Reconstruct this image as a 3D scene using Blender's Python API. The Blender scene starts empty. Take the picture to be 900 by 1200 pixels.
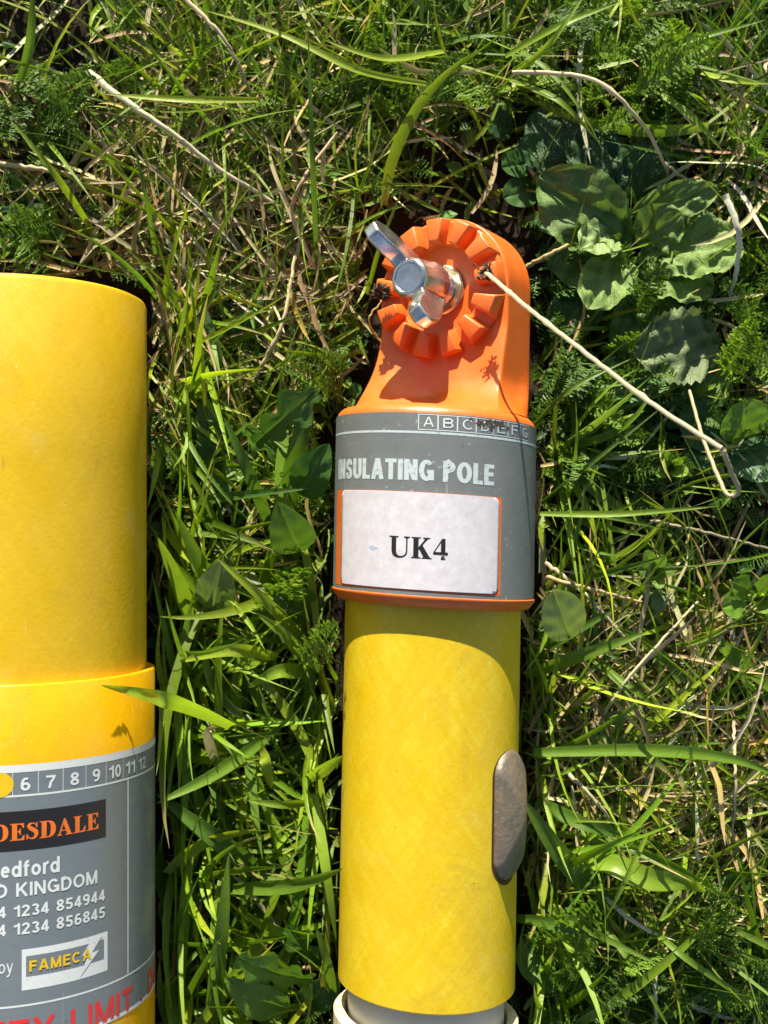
import bpy, bmesh, math, random
import numpy as np
from mathutils import Vector, Matrix

R = math.radians
rng = np.random.default_rng(11)
random.seed(5)
sc = bpy.context.scene
COL = sc.collection

# ---------------------------------------------------------------- camera
CAMH, TILT, FPX = 0.330, R(1.5), 1350.0           # metres, radians, focal length in photo pixels (900x1200)
cd = bpy.data.cameras.new('camera')
cam = bpy.data.objects.new('camera', cd); COL.objects.link(cam)
cam.location = (0, 0, CAMH); cam.rotation_euler = (TILT, 0, 0)
cd.sensor_fit = 'VERTICAL'; cd.sensor_height = 36.0; cd.lens = 36.0*FPX/1200.0
cd.clip_start = 0.005; cd.clip_end = 100
cd.dof.use_dof = True; cd.dof.focus_distance = 0.282; cd.dof.aperture_fstop = 30
sc.camera = cam

# ---------------------------------------------------------------- light
SUN = Vector((-0.09, 1.0, 0.375)).normalized()      # direction towards the sun
w = bpy.data.worlds.new('World'); sc.world = w; w.use_nodes = True
nt = w.node_tree; nt.nodes.clear()
sky = nt.nodes.new('ShaderNodeTexSky'); sky.sky_type = 'NISHITA'; sky.sun_disc = False
sky.sun_elevation = math.asin(SUN.z); sky.sun_rotation = math.atan2(SUN.x, SUN.y)
bg = nt.nodes.new('ShaderNodeBackground'); bg.inputs[1].default_value = 0.065
wo = nt.nodes.new('ShaderNodeOutputWorld')
nt.links.new(sky.outputs[0], bg.inputs[0]); nt.links.new(bg.outputs[0], wo.inputs[0])
sd = bpy.data.lights.new('sun', 'SUN'); sd.energy = 5.0; sd.angle = R(0.5); sd.color = (1.0, 0.935, 0.79)
so = bpy.data.objects.new('sun', sd); COL.objects.link(so)
so.rotation_euler = SUN.to_track_quat('Z', 'Y').to_euler(); so.location = (0, 1, 1)
sc.view_settings.view_transform = 'Standard'; sc.view_settings.look = 'None'
sc.view_settings.exposure = 1.27; sc.view_settings.gamma = 1
sc.cycles.max_bounces = 8; sc.cycles.transparent_max_bounces = 8

# ---------------------------------------------------------------- geometry of the view: photo pixel -> point at height z
ct, st = math.cos(TILT), math.sin(TILT)
def ray(px, py):
    x, y, z = (px-450)/FPX, -(py-600)/FPX, -1.0
    return np.array([x, y*ct - z*st, y*st + z*ct])
def P(px, py, z=0.0):
    d = ray(px, py); t = (z-CAMH)/d[2]
    return np.array([d[0]*t, d[1]*t, z])
def proj(V):
    V = np.asarray(V, float); x, y, z = V[..., 0], V[..., 1], V[..., 2]-CAMH
    yc = y*ct + z*st; zc = -y*st + z*ct
    return 450 + FPX*x/-zc, 600 - FPX*yc/-zc

# ---------------------------------------------------------------- node helpers
def mat(name):
    m = bpy.data.materials.new(name); m.use_nodes = True
    t = m.node_tree; t.nodes.clear(); return m, t
def N(t, typ, **kw):
    n = t.nodes.new(typ)
    for k, v in kw.items():
        if k.startswith('i_'):
            key = k[2:]; key = int(key) if key.isdigit() else key.replace('_', ' ')
            n.inputs[key].default_value = v
        else: setattr(n, k, v)
    return n
def L(t, a, b): t.links.new(a, b)
def mixc(t, fac, a, b, mode='MIX'):
    n = N(t, 'ShaderNodeMix', data_type='RGBA', blend_type=mode)
    for s, v in ((n.inputs[0], fac), (n.inputs[6], a), (n.inputs[7], b)):
        if hasattr(v, 'is_linked'): L(t, v, s)
        elif isinstance(v, (int, float)): s.default_value = v
        else: s.default_value = (*v, 1) if len(v) == 3 else v
    return n.outputs[2]
def ramp(t, src, stops):
    n = N(t, 'ShaderNodeValToRGB'); L(t, src, n.inputs[0])
    while len(n.color_ramp.elements) < len(stops): n.color_ramp.elements.new(0.5)
    for e, (p, c) in zip(n.color_ramp.elements, stops):
        e.position = p; e.color = (c, c, c, 1) if isinstance(c, (int, float)) else (*c, 1)
    return n.outputs[0]
def noise(t, scale, detail=4, rough=0.55, coord='Object', stretch=(1, 1, 1), dist=0.0):
    tc = N(t, 'ShaderNodeTexCoord'); mp = N(t, 'ShaderNodeMapping'); mp.inputs['Scale'].default_value = stretch
    L(t, tc.outputs[coord], mp.inputs[0])
    n = N(t, 'ShaderNodeTexNoise'); n.inputs['Scale'].default_value = scale; n.inputs['Detail'].default_value = detail
    n.inputs['Roughness'].default_value = rough; n.inputs['Distortion'].default_value = dist
    L(t, mp.outputs[0], n.inputs['Vector']); return n.outputs[0]
def bump(t, h, dist, strength=1.0, prev=None):
    b = N(t, 'ShaderNodeBump'); b.inputs['Strength'].default_value = strength; b.inputs['Distance'].default_value = dist
    L(t, h, b.inputs['Height'])
    if prev: L(t, prev, b.inputs['Normal'])
    return b.outputs[0]
def out(t, sh):
    o = N(t, 'ShaderNodeOutputMaterial'); L(t, sh, o.inputs[0])
def pbsdf(t, col=None, rough=0.5, metal=0.0, nor=None, coat=0.0, spec=0.5, sss=0.0):
    b = N(t, 'ShaderNodeBsdfPrincipled')
    for key, v in (('Base Color', col), ('Roughness', rough), ('Metallic', metal), ('Coat Weight', coat), ('Specular IOR Level', spec)):
        if v is None: continue
        s = b.inputs[key]
        if hasattr(v, 'is_linked'): L(t, v, s)
        elif isinstance(v, (int, float)): s.default_value = v
        else: s.default_value = (*v, 1)
    if nor: L(t, nor, b.inputs['Normal'])
    if sss:
        b.inputs['Subsurface Weight'].default_value = sss; b.inputs['Subsurface Radius'].default_value = (1, .6, .1)
        b.inputs['Subsurface Scale'].default_value = 0.0015
    return b.outputs[0]

# ---------------------------------------------------------------- materials
def m_yellow(name, base, pale, dark, rough=0.36):
    m, t = mat(name)
    a = noise(t, 110, 7, .62, stretch=(1, .6, 1), dist=.8)
    tc = N(t, 'ShaderNodeTexCoord'); fs = []
    for sg in (1, -1):
        m0 = N(t, 'ShaderNodeMapping'); m0.inputs['Rotation'].default_value = (0, 0, R(35*sg)); L(t, tc.outputs['UV'], m0.inputs[0])
        mp = N(t, 'ShaderNodeMapping'); mp.inputs['Scale'].default_value = (3.6, .45, 1); L(t, m0.outputs[0], mp.inputs[0])
        f1 = N(t, 'ShaderNodeTexNoise'); f1.inputs['Scale'].default_value = 150; f1.inputs['Detail'].default_value = 5; f1.inputs['Roughness'].default_value = .65; f1.inputs['Distortion'].default_value = .5
        L(t, mp.outputs[0], f1.inputs['Vector']); fs.append(f1.outputs[0])
    fib = mixc(t, .5, fs[0], fs[1])
    c = mixc(t, ramp(t, fib, [(.46, 0), (.64, .8)]), base, pale)
    c = mixc(t, ramp(t, a, [(.38, .32), (.60, 0)]), c, dark)
    scr = noise(t, 420, 3, .6, stretch=(1, .05, 1), dist=1.5)
    c = mixc(t, ramp(t, scr, [(.70, 0), (.74, .35)]), c, (.80, .72, .36))
    dst = noise(t, 55, 6, .7)
    c = mixc(t, ramp(t, dst, [(.58, 0), (.75, .22)]), c, (.62, .53, .20))
    gr = noise(t, 34, 7, .72, dist=1.0)
    c = mixc(t, ramp(t, gr, [(.57, 0), (.70, .30)]), c, (.34, .22, .03))
    ck = noise(t, 230, 4, .7, stretch=(1, .3, 1))
    c = mixc(t, ramp(t, ck, [(.70, 0), (.75, .45)]), c, (.30, .20, .04))
    sp = noise(t, 1600, 2, .5)
    c = mixc(t, ramp(t, sp, [(.70, 0), (.78, .5)]), c, (.85, .72, .25))
    sp2 = noise(t, 520, 2, .5)
    c = mixc(t, ramp(t, sp2, [(.76, 0), (.79, .75)]), c, (.16, .10, .02))
    h = noise(t, 900, 3, .6)
    sm = noise(t, 90, 5, .6)
    out(t, pbsdf(t, c, ramp(t, sm, [(.35, rough-.06), (.65, rough+.16)]), nor=bump(t, h, .00006, .7), coat=.10)); return m
M_TUBE = m_yellow('yellow_fibreglass', (.64, .44, .003), (.70, .53, .03), (.56, .34, .002), .42)
M_TUBE2 = m_yellow('yellow_fibreglass_wide', (.61, .385, .002), (.65, .43, .01), (.56, .33, .002), .42)
M_SLEEVE = m_yellow('amber_sleeve', (.68, .345, .001), (.70, .38, .004), (.64, .31, .001), .26)

def m_orange():
    m, t = mat('orange_plastic')
    a = noise(t, 120, 6, .6)
    c = mixc(t, ramp(t, a, [(.35, 0), (.7, 1)]), (.70, .118, .010), (.66, .145, .022))
    d = noise(t, 700, 4, .6)
    c = mixc(t, ramp(t, d, [(.66, 0), (.74, .6)]), c, (.25, .06, .015))
    d2 = noise(t, 260, 6, .7)
    c = mixc(t, ramp(t, d2, [(.60, 0), (.72, .35)]), c, (.50, .20, .09))
    h = noise(t, 1500, 3, .6)
    out(t, pbsdf(t, c, ramp(t, noise(t, 200, 4), [(.3, .30), (.7, .52)]), nor=bump(t, h, .00005, .8))); return m
M_ORANGE = m_orange()
def m_label(name, base, wear, rough=.3, worn=.65):
    m, t = mat(name)
    a = noise(t, 75, 6, .65)
    c = mixc(t, ramp(t, a, [(.35, 0), (.7, .6)]), base, wear)
    s = noise(t, 650, 5, .7)
    c = mixc(t, ramp(t, s, [(worn, 0), (worn+.05, .8)]), c, (.42, .42, .40))
    s2 = noise(t, 420, 3, .6)
    c = mixc(t, ramp(t, s2, [(.70, 0), (.74, .6)]), c, (.10, .09, .08))
    for st, th in (((1, .06, 1), .71), ((.08, 1, 1), .73)):
        sr = noise(t, 500, 3, .6, stretch=st, dist=1.2)
        c = mixc(t, ramp(t, sr, [(th, 0), (th+.03, .45)]), c, (.36, .36, .34))
    h = noise(t, 420, 4, .6)
    out(t, pbsdf(t, c, ramp(t, noise(t, 160, 5, .7), [(.3, rough), (.7, rough+.25)]), nor=bump(t, h, .00006, .8))); return m
M_GREY = m_label('worn_grey_label', (.135, .148, .148), (.185, .19, .182), .36, .635)
M_GREY2 = m_label('glossy_grey_label', (.145, .17, .19), (.165, .185, .20), .22, .72)  # bluish sky reflection is put into this grey base colour
def m_print(name, col, wear_to=None, lo=.60, rough=.4):
    m, t = mat(name)
    c = mixc(t, ramp(t, noise(t, 900, 4, .65), [(lo, 0), (lo+.1, .55)]), col, wear_to) if wear_to else mixc(t, ramp(t, noise(t, 500, 4), [(.3, 0), (.7, .25)]), col, tuple(x*.8 for x in col))
    out(t, pbsdf(t, c, rough)); return m
M_WHITE = m_print('white_print', (.60, .62, .62), (.35, .37, .38), .60)
M_FADED = m_print('faded_white_print', (.47, .53, .54), (.20, .22, .22), .54)
M_BLACK = m_print('black_print', (.016, .014, .014))
M_ORPRINT = m_print('orange_print', (.70, .15, .015))
M_RED = m_print('red_print', (.62, .03, .03), (.35, .12, .12), .62)
M_YPRINT = m_print('yellow_print', (.68, .44, .01))
M_BLUE = m_print('blue_smudge', (.34, .45, .54))
M_DIRT = m_print('dried_dirt', (.045, .032, .022), (.10, .08, .06), .5, .9)
def m_paper():
    m, t = mat('sticker_paper')
    a = noise(t, 420, 6, .7)
    c = mixc(t, ramp(t, a, [(.4, 0), (.65, 1)]), (.52, .49, .525), (.60, .575, .605))
    b = noise(t, 130, 5, .7)
    c = mixc(t, ramp(t, b, [(.54, 0), (.75, .35)]), c, (.40, .345, .34))
    s = noise(t, 800, 2)
    c = mixc(t, ramp(t, s, [(.755, 0), (.77, .7)]), c, (.22, .18, .18))
    out(t, pbsdf(t, c, .62, nor=bump(t, a, .00004, .6))); return m
M_PAPER = m_paper()
def m_metal(name, col, rough, dark=None, ds=.5):
    m, t = mat(name)
    a = noise(t, 500, 6, .65)
    c = mixc(t, ramp(t, noise(t, 220, 5, .65), [(.4, 0), (.7, ds)]), col, dark or tuple(x*.6 for x in col))
    out(t, pbsdf(t, c, ramp(t, a, [(.3, rough*.7), (.7, rough*1.5)]), .92, nor=bump(t, noise(t, 1400, 3), .00005, .6))); return m
M_CHROME = m_metal('galvanised_steel', (.66, .65, .63), .21, (.36, .32, .28), .7)
M_ZINC = m_metal('yellow_zinc', (.66, .58, .38), .25)
def m_bronze():
    m, t = mat('weathered_bronze')
    c = mixc(t, ramp(t, noise(t, 160, 5, .65), [(.35, 0), (.65, 1)]), (.16, .137, .105), (.27, .205, .135))
    c = mixc(t, ramp(t, noise(t, 1500, 3), [(.62, 0), (.7, .6)]), c, (.42, .38, .33))
    out(t, pbsdf(t, c, .46, .45, nor=bump(t, noise(t, 700, 5, .7), .0002, 1.0))); return m
M_BRONZE = m_bronze()
def m_cream():
    m, t = mat('cream_plastic')
    a = noise(t, 300, 5, .6, stretch=(1, .12, 1))
    c = mixc(t, ramp(t, a, [(.4, 0), (.62, 1)]), (.52, .43, .25), (.68, .62, .44))
    out(t, pbsdf(t, c, .45, nor=bump(t, a, .0001, .5))); return m
M_CREAM = m_cream()
def m_inner():
    m, t = mat('grey_white_tube')
    c = mixc(t, ramp(t, noise(t, 120, 4), [(.35, 0), (.7, 1)]), (.47, .46, .40), (.55, .54, .48))
    out(t, pbsdf(t, c, .4)); return m
M_INNER = m_inner()
M_HOLE = m_print('dark_slot_edge', (.07, .028, .01))

def m_blade(name, rough=.34, trans=.34, tint=(1.25, 1.25, .45), vein=.22, spec=.36, hairy=False, leaf=False):
    m, t = mat(name)
    at = N(t, 'ShaderNodeAttribute', attribute_name='Col'); c = at.outputs[0]
    c = mixc(t, ramp(t, noise(t, 260, 4, .6), [(.3, 0), (.75, .55)]), c, mixc(t, 1.0, c, (.62, .74, .5), 'MULTIPLY'))
    uv = N(t, 'ShaderNodeUVMap'); sx = N(t, 'ShaderNodeSeparateXYZ'); L(t, uv.outputs[0], sx.inputs[0])
    if not leaf:
        a = N(t, 'ShaderNodeMath', operation='MULTIPLY', i_1=62.0); L(t, sx.outputs[0], a.inputs[0])
        s = N(t, 'ShaderNodeMath', operation='SINE'); L(t, a.outputs[0], s.inputs[0])
        h = s.outputs[0]; bd = .000012
    else:
        d = N(t, 'ShaderNodeMath', operation='SUBTRACT', i_1=.5); L(t, sx.outputs[0], d.inputs[0])
        d2 = N(t, 'ShaderNodeMath', operation='ABSOLUTE'); L(t, d.outputs[0], d2.inputs[0])
        k = N(t, 'ShaderNodeMath', operation='MULTIPLY', i_1=-42.0); L(t, d2.outputs[0], k.inputs[0])
        v = N(t, 'ShaderNodeMath', operation='MULTIPLY_ADD', i_1=62.0); L(t, sx.outputs[1], v.inputs[0]); L(t, k.outputs[0], v.inputs[2])
        s = N(t, 'ShaderNodeMath', operation='SINE'); L(t, v.outputs[0], s.inputs[0])
        pw = N(t, 'ShaderNodeMath', operation='ABSOLUTE'); L(t, s.outputs[0], pw.inputs[0])
        ve = ramp(t, pw.outputs[0], [(0, 1), (.16, 0)])
        mid = ramp(t, d2.outputs[0], [(.0, 1), (.045, 0)])
        vm = mixc(t, 1.0, ve, mid, 'LIGHTEN'); h = mixc(t, 1.0, (1, 1, 1), vm, 'SUBTRACT'); bd = .00022
    c2 = mixc(t, ramp(t, h, [(.0, vein), (1, 0)]), c, mixc(t, .5, c, (.34, .42, .12)))
    nb = bump(t, h, bd, .7)
    nb = bump(t, noise(t, 900 if not hairy else 1500, 4, .7), .00010 if not hairy else .0003, .8, nb)
    if hairy:
        hs = noise(t, 2300, 2, .5, stretch=(1, .4, 1))
        c2 = mixc(t, ramp(t, hs, [(.60, 0), (.72, .55)]), c2, (.42, .50, .34))
    pr = pbsdf(t, c2, ramp(t, noise(t, 300, 3), [(.3, rough), (.7, rough+.22)]), nor=nb, spec=spec)
    tr = N(t, 'ShaderNodeBsdfTranslucent'); L(t, mixc(t, 1.0, c2, tint, 'MULTIPLY'), tr.inputs[0]); L(t, nb, tr.inputs[1])
    mx = N(t, 'ShaderNodeMixShader', i_0=trans); L(t, pr, mx.inputs[1]); L(t, tr.outputs[0], mx.inputs[2])
    out(t, mx.outputs[0]); return m
M_BLADE = m_blade('grass_blade', .26, .42, vein=.08)
M_LEAF = m_blade('weed_leaf', .34, .28, vein=.55, leaf=True)
M_HAIRY = m_blade('hairy_leaf', .40, .22, vein=.5, leaf=True, hairy=True)
M_FROND = m_blade('feathery_leaf', .24, .40)
M_STRAW = m_blade('dry_straw', .45, .16, (1.1, 1.0, .8), .30)
def m_soil():
    m, t = mat('dark_soil')
    c = mixc(t, ramp(t, noise(t, 60, 8, .65), [(.3, 0), (.7, 1)]), (.014, .010, .007), (.048, .034, .020))
    far = noise(t, 9, 6, .6)
    tc = N(t, 'ShaderNodeTexCoord'); ln = N(t, 'ShaderNodeVectorMath', operation='LENGTH'); L(t, tc.outputs['Object'], ln.inputs[0])
    grass = mixc(t, ramp(t, far, [(.35, 0), (.65, 1)]), (.035, .075, .012), (.10, .12, .035))
    c = mixc(t, ramp(t, ln.outputs['Value'], [(.28, 0), (.6, .9)]), c, grass)
    out(t, pbsdf(t, c, .95, nor=bump(t, noise(t, 300, 8, .7), .0012, 1.0), spec=.15)); return m
M_SOIL = m_soil()

# ---------------------------------------------------------------- object helpers
def mesh_np(name, V, quads=None, tris=None, cols=None, uvs=None, smooth=True):
    V = np.asarray(V, np.float32).reshape(-1, 3)
    q = np.zeros((0, 4), np.int32) if quads is None else np.asarray(quads, np.int32).reshape(-1, 4)
    tr = np.zeros((0, 3), np.int32) if tris is None else np.asarray(tris, np.int32).reshape(-1, 3)
    me = bpy.data.meshes.new(name)
    me.vertices.add(len(V)); me.vertices.foreach_set('co', V.ravel())
    loops = np.concatenate([q.ravel(), tr.ravel()])
    me.loops.add(len(loops)); me.loops.foreach_set('vertex_index', loops)
    starts = np.concatenate([np.arange(len(q))*4, len(q)*4+np.arange(len(tr))*3]).astype(np.int32)
    me.polygons.add(len(starts)); me.polygons.foreach_set('loop_start', starts)
    me.update(calc_edges=True)
    me.polygons.foreach_set('use_smooth', np.full(len(starts), smooth))
    if cols is not None:
        c = np.ones((len(V), 4), np.float32); c[:, :3] = np.asarray(cols, np.float32).reshape(-1, 3)
        a = me.color_attributes.new('Col', 'FLOAT_COLOR', 'POINT'); a.data.foreach_set('color', c.ravel())
    if uvs is not None:
        u = me.uv_layers.new(name='UVMap'); u.data.foreach_set('uv', np.asarray(uvs, np.float32).reshape(-1, 2)[loops].ravel())
    me.validate(); return me
def link(name, me, m, parent=None, loc=None):
    o = bpy.data.objects.new(name, me); COL.objects.link(o)
    if m: me.materials.clear(); me.materials.append(m)
    if parent: o.parent = parent
    if loc is not None: o.location = loc
    return o
def empty(name, loc, rz=0, tilt=0):
    o = bpy.data.objects.new(name, None); COL.objects.link(o); o.empty_display_size = .01
    o.location = loc; o.rotation_euler = (tilt, 0, rz); return o
def tag(o, label=None, cat=None, group=None, kind=None):
    for k, v in (('label', label), ('category', cat), ('group', group), ('kind', kind)):
        if v: o[k] = v
    return o
def bm_obj(name, bm, m, parent=None, smooth=True, sharp=None, bevel=0, bseg=2):
    bmesh.ops.recalc_face_normals(bm, faces=bm.faces)
    me = bpy.data.meshes.new(name); bm.to_mesh(me); bm.free()
    for p in me.polygons: p.use_smooth = smooth
    o = link(name, me, m, parent)
    if bevel:
        b = o.modifiers.new('bevel', 'BEVEL'); b.width = bevel; b.segments = bseg; b.limit_method = 'ANGLE'; b.angle_limit = R(35)
    if sharp: me.set_sharp_from_angle(angle=R(sharp))
    return o

# ---------------------------------------------------------------- poles: local frame, axis = y, angle from +z towards +x
class Pole:
    def __init__(s, x, z, rz, skew):
        s.loc = np.array([x, 0.0, z]); s.rz = rz; s.k = math.tan(skew)
        c, q = math.cos(-rz), math.sin(-rz); s.inv = np.array([[c, -q, 0], [q, c, 0], [0, 0, 1.0]])
    def hit(s, px, py, Rad):
        """photo pixel -> (angle, y along the axis with the skew taken out) on the cylinder of radius Rad"""
        o = s.inv @ (np.array([0, 0, CAMH])-s.loc); d = s.inv @ ray(px, py)
        a = d[0]**2+d[2]**2; b = 2*(o[0]*d[0]+o[2]*d[2]); c = o[0]**2+o[2]**2-Rad**2
        disc = max(b*b-4*a*c, 0.0); t = (-b-math.sqrt(disc))/(2*a); p = o+d*t
        return math.atan2(p[0], p[2]), p[1]-s.k*p[0]
    def world(s, th, y, Rad):
        p = np.array([Rad*math.sin(th), y+s.k*Rad*math.sin(th), Rad*math.cos(th)]); return s.inv.T @ p + s.loc
RP = Pole(0.0129, 0.032, R(-1.07), R(-2.4))
LP = Pole(-0.0919, 0.040, R(0.3), R(0.2))

def lathe(name, prof, m, pole, parent, n=128, sharp=40):
    a = np.linspace(0, 2*math.pi, n, endpoint=False); pr = np.array(prof); k = len(pr)
    V = np.zeros((k, n, 3)); V[..., 0] = pr[:, 0, None]*np.sin(a); V[..., 2] = pr[:, 0, None]*np.cos(a)
    V[..., 1] = pr[:, 1, None]+pole.k*V[..., 0]
    i, j = np.meshgrid(np.arange(k-1), np.arange(n), indexing='ij'); j2 = (j+1) % n
    Q = np.stack([i*n+j, i*n+j2, (i+1)*n+j2, (i+1)*n+j], -1)
    uv = np.zeros((k, n, 2)); uv[..., 0] = a*pr[:, 0].max(); uv[..., 1] = pr[:, 1, None]
    me = mesh_np(name, V, Q, uvs=uv); o = link(name, me, m, parent); me.set_sharp_from_angle(angle=R(sharp)); return o

def outline_mesh(polys):
    """list of closed 2-D outlines (nested ones become holes) -> bmesh"""
    cu = bpy.data.curves.new('outline', 'CURVE'); cu.dimensions = '2D'; cu.fill_mode = 'FRONT'
    for pts in polys:
        s = cu.splines.new('POLY'); s.points.add(len(pts)-1); s.use_cyclic_u = True
        for p, q in zip(s.points, pts): p.co = (q[0], q[1], 0, 1)
    return curve_bm(cu)
def curve_bm(cu):
    o = bpy.data.objects.new('tmp', cu); COL.objects.link(o)
    dg = bpy.context.evaluated_depsgraph_get(); dg.update()
    me = bpy.data.meshes.new_from_object(o.evaluated_get(dg)); bm = bmesh.new(); bm.from_mesh(me)
    bpy.data.objects.remove(o); bpy.data.meshes.remove(me); bpy.data.curves.remove(cu); return bm
def arc(cx, cy, rx, ry, a0, a1, n=14): return [(cx+rx*math.cos(R(a0+(a1-a0)*i/n)), cy+ry*math.sin(R(a0+(a1-a0)*i/n))) for i in range(n+1)]
GW = dict(A=.88, B=.74, C=.82, D=.78, E=.66, F=.62, G=.84, H=.76, I=0, K=.80, L=.60, M=.92, N=.78, O=.88, P=.70, S=.74, T=.72, U=.76, Y=.84, e=.58, d=.60, f=.36, o=.62, r=.38, b=.60, y=.60)
def glyph(ch, s, cw):
    """strokes (centre lines) of a plain sans letter, cap height 1, stroke width s"""
    if ch == ' ': return [], .34*cw
    if ch == '.': return [([(0, s/2), (s, s/2)], 0)], s
    if ch == '+': return [([(0, .45), (.6*cw, .45)], 0), ([(.3*cw, .15), (.3*cw, .75)], 0)], .6*cw
    w = max(GW.get(ch, .62)*cw, s); h = s/2; x0, x1, y0, y1 = h, w-h, h, 1-h; mx = w/2; rx = (x1-x0)/2; k = []
    C_ = lambda p, c=0: k.append((p, c))
    rn = min(rx, .28)
    if ch == 'A': C_([(h*1.05, 0), (mx-h*.15, 1)]); C_([(w-h*1.05, 0), (mx+h*.15, 1)]); C_([(w*.2, .30), (w*.8, .30)])
    elif ch == 'B': C_([(x0, 0), (x0, 1)]); C_([(x0, y1), (x1-.25*cw, y1)]+arc(x1-.26*cw, .76-h/4, .24*cw, .24-h*.75, 90, -90)+[(x0, .52)]); C_([(x0, .52), (x1-.25*cw, .52)]+arc(x1-.25*cw, .26+h/2, .25*cw, .26-h/2, 90, -90)+[(x0, y0)])
    elif ch in 'CG':
        C_(arc(mx, .5, rx, .5-h, 42, 318 if ch == 'C' else 335, 26))
        if ch == 'G': C_([(mx+.02, .44), (w-h, .44), (w-h, .04)])
    elif ch == 'D': C_([(x0, 0), (x0, 1)]); C_([(x0, y1), (x1-rn*1.3, y1)]+arc(x1-rn*1.3, .5, rn*1.3, .5-h, 90, -90, 20)+[(x0, y0)])
    elif ch in 'EF':
        C_([(x0, 0), (x0, 1)]); C_([(x0, y1), (w, y1)]); C_([(x0, .53), (w*.93, .53)])
        if ch == 'E': C_([(x0, y0), (w, y0)])
    elif ch == 'H': C_([(x0, 0), (x0, 1)]); C_([(x1, 0), (x1, 1)]); C_([(x0, .52), (x1, .52)])
    elif ch == 'I': C_([(h, 0), (h, 1)])
    elif ch == 'K': C_([(x0, 0), (x0, 1)]); C_([(x0, .36), (w-h*1.1, 1)]); C_([(x0+.26*cw, .52), (w-h*.9, 0)])
    elif ch == 'L': C_([(x0, 0), (x0, 1)]); C_([(x0, y0), (w, y0)])
    elif ch == 'M': C_([(x0, 0), (x0, 1)]); C_([(x1, 0), (x1, 1)]); C_([(x0, 1), (mx, .02)]); C_([(x1, 1), (mx, .02)])
    elif ch == 'N': C_([(x0, 0), (x0, 1)]); C_([(x1, 0), (x1, 1)]); C_([(x0+h*.2, 1-h*.3), (x1-h*.2, h*.3)])
    elif ch in 'O0': C_(arc(mx, .5, rx, .5-h, 0, 360, 32)[:-1], 1)
    elif ch == 'P': C_([(x0, 0), (x0, 1)]); C_([(x0, y1), (x1-.25*cw, y1)]+arc(x1-.26*cw, .72, .26*cw, .28-h, 90, -90)+[(x0, .44+0*h)])
    elif ch == 'S':
        q = [(.94, .74), (.82, .93), (.5, 1), (.18, .92), (.07, .74), (.2, .59), (.5, .51), (.82, .41), (.95, .25), (.82, .06), (.5, 0), (.16, .07), (.03, .27)]
        q = [catmull(q, u) for u in np.linspace(0, 12, 40)]; C_([(x0+p[0]*(x1-x0), y0+p[1]*(y1-y0)) for p in q])
    elif ch == 'T': C_([(0, y1), (w, y1)]); C_([(mx, 0), (mx, 1-h)])
    elif ch == 'U': C_([(x0, 1), (x0, .34)]+arc(mx, .32, rx, .32-h, 180, 360, 16)+[(x1, .34), (x1, 1)])
    elif ch == 'Y': C_([(h*1.05, 1), (mx, .42)]); C_([(w-h*1.05, 1), (mx, .42)]); C_([(mx, 0), (mx, .46)])
    elif ch == '1': w = .36*cw+s*.6; C_([(w-h, 0), (w-h, 1)]); C_([(0, .74), (w-h, .80+h*.2)])
    elif ch == '2': C_(arc(mx, .70, rx, .30-h, 172, -20, 16)+[(x0+.02, h+.04)]); C_([(0, y0), (w, y0)])
    elif ch == '3': C_(arc(mx-.02, .745, rx*.94, .255-h, 155, -85, 16)); C_(arc(mx, .27, rx, .27-h, 88, -160, 18))
    elif ch == '4': C_([(x1-.10*cw, 0), (x1-.10*cw, 1)]); C_([(0, .26), (w, .26)]); C_([(h*.6, .28), (x1-.10*cw, .96)])
    elif ch == '5': C_([(w*.93, y1), (x0+.08*cw, y1), (x0+.02, .50)]); C_(arc(mx-.01, .325, rx, .325-h, 128, -155, 20))
    elif ch in '69':
        f = (lambda p: p) if ch == '6' else (lambda p: [(w-x, 1-y) for x, y in p])
        C_(f(arc(mx, .315, rx, .315-h, 0, 360, 24)[:-1]), 1); C_(f(arc(mx+.02, .48, rx+.01, .52-h, 58, 190, 16)))
    elif ch == '7': C_([(0, y1), (w, y1)]); C_([(w-h*.9, 1-s), (w*.5, .45), (w*.34, 0)])
    elif ch == '8': C_(arc(mx, .75, rx*.88, .25-h*.8, 0, 360, 22)[:-1], 1); C_(arc(mx, .27, rx, .27-h, 0, 360, 24)[:-1], 1)
    elif ch == 'e': C_(arc(mx, .36, rx, .36-h, 8, 318, 24)); C_([(x0, .38), (x1+h*.6, .38)])
    elif ch == 'o': C_(arc(mx, .36, rx, .36-h, 0, 360, 26)[:-1], 1)
    elif ch == 'd': C_(arc(mx-h*.3, .36, rx, .36-h, 0, 360, 26)[:-1], 1); C_([(x1, 0), (x1, 1)])
    elif ch == 'b': C_(arc(mx+h*.3, .36, rx, .36-h, 0, 360, 26)[:-1], 1); C_([(x0, 0), (x0, 1)])
    elif ch == 'f': C_([(w*.42, 0), (w*.42, .78)]+arc(w*.42+.17, .80, .17, .20-h, 180, 85, 8)); C_([(0, .66), (w, .66)])
    elif ch == 'r': C_([(x0, 0), (x0, .72)]); C_(arc(x0+.24, .40, .24, .30, 178, 78, 8))
    elif ch == 'y': C_([(h, .72), (mx, .0)]); C_([(w-h, .72), (mx-.02, -.06), (mx-.14, -.22), (0.02, -.24)])
    return k, w
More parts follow.
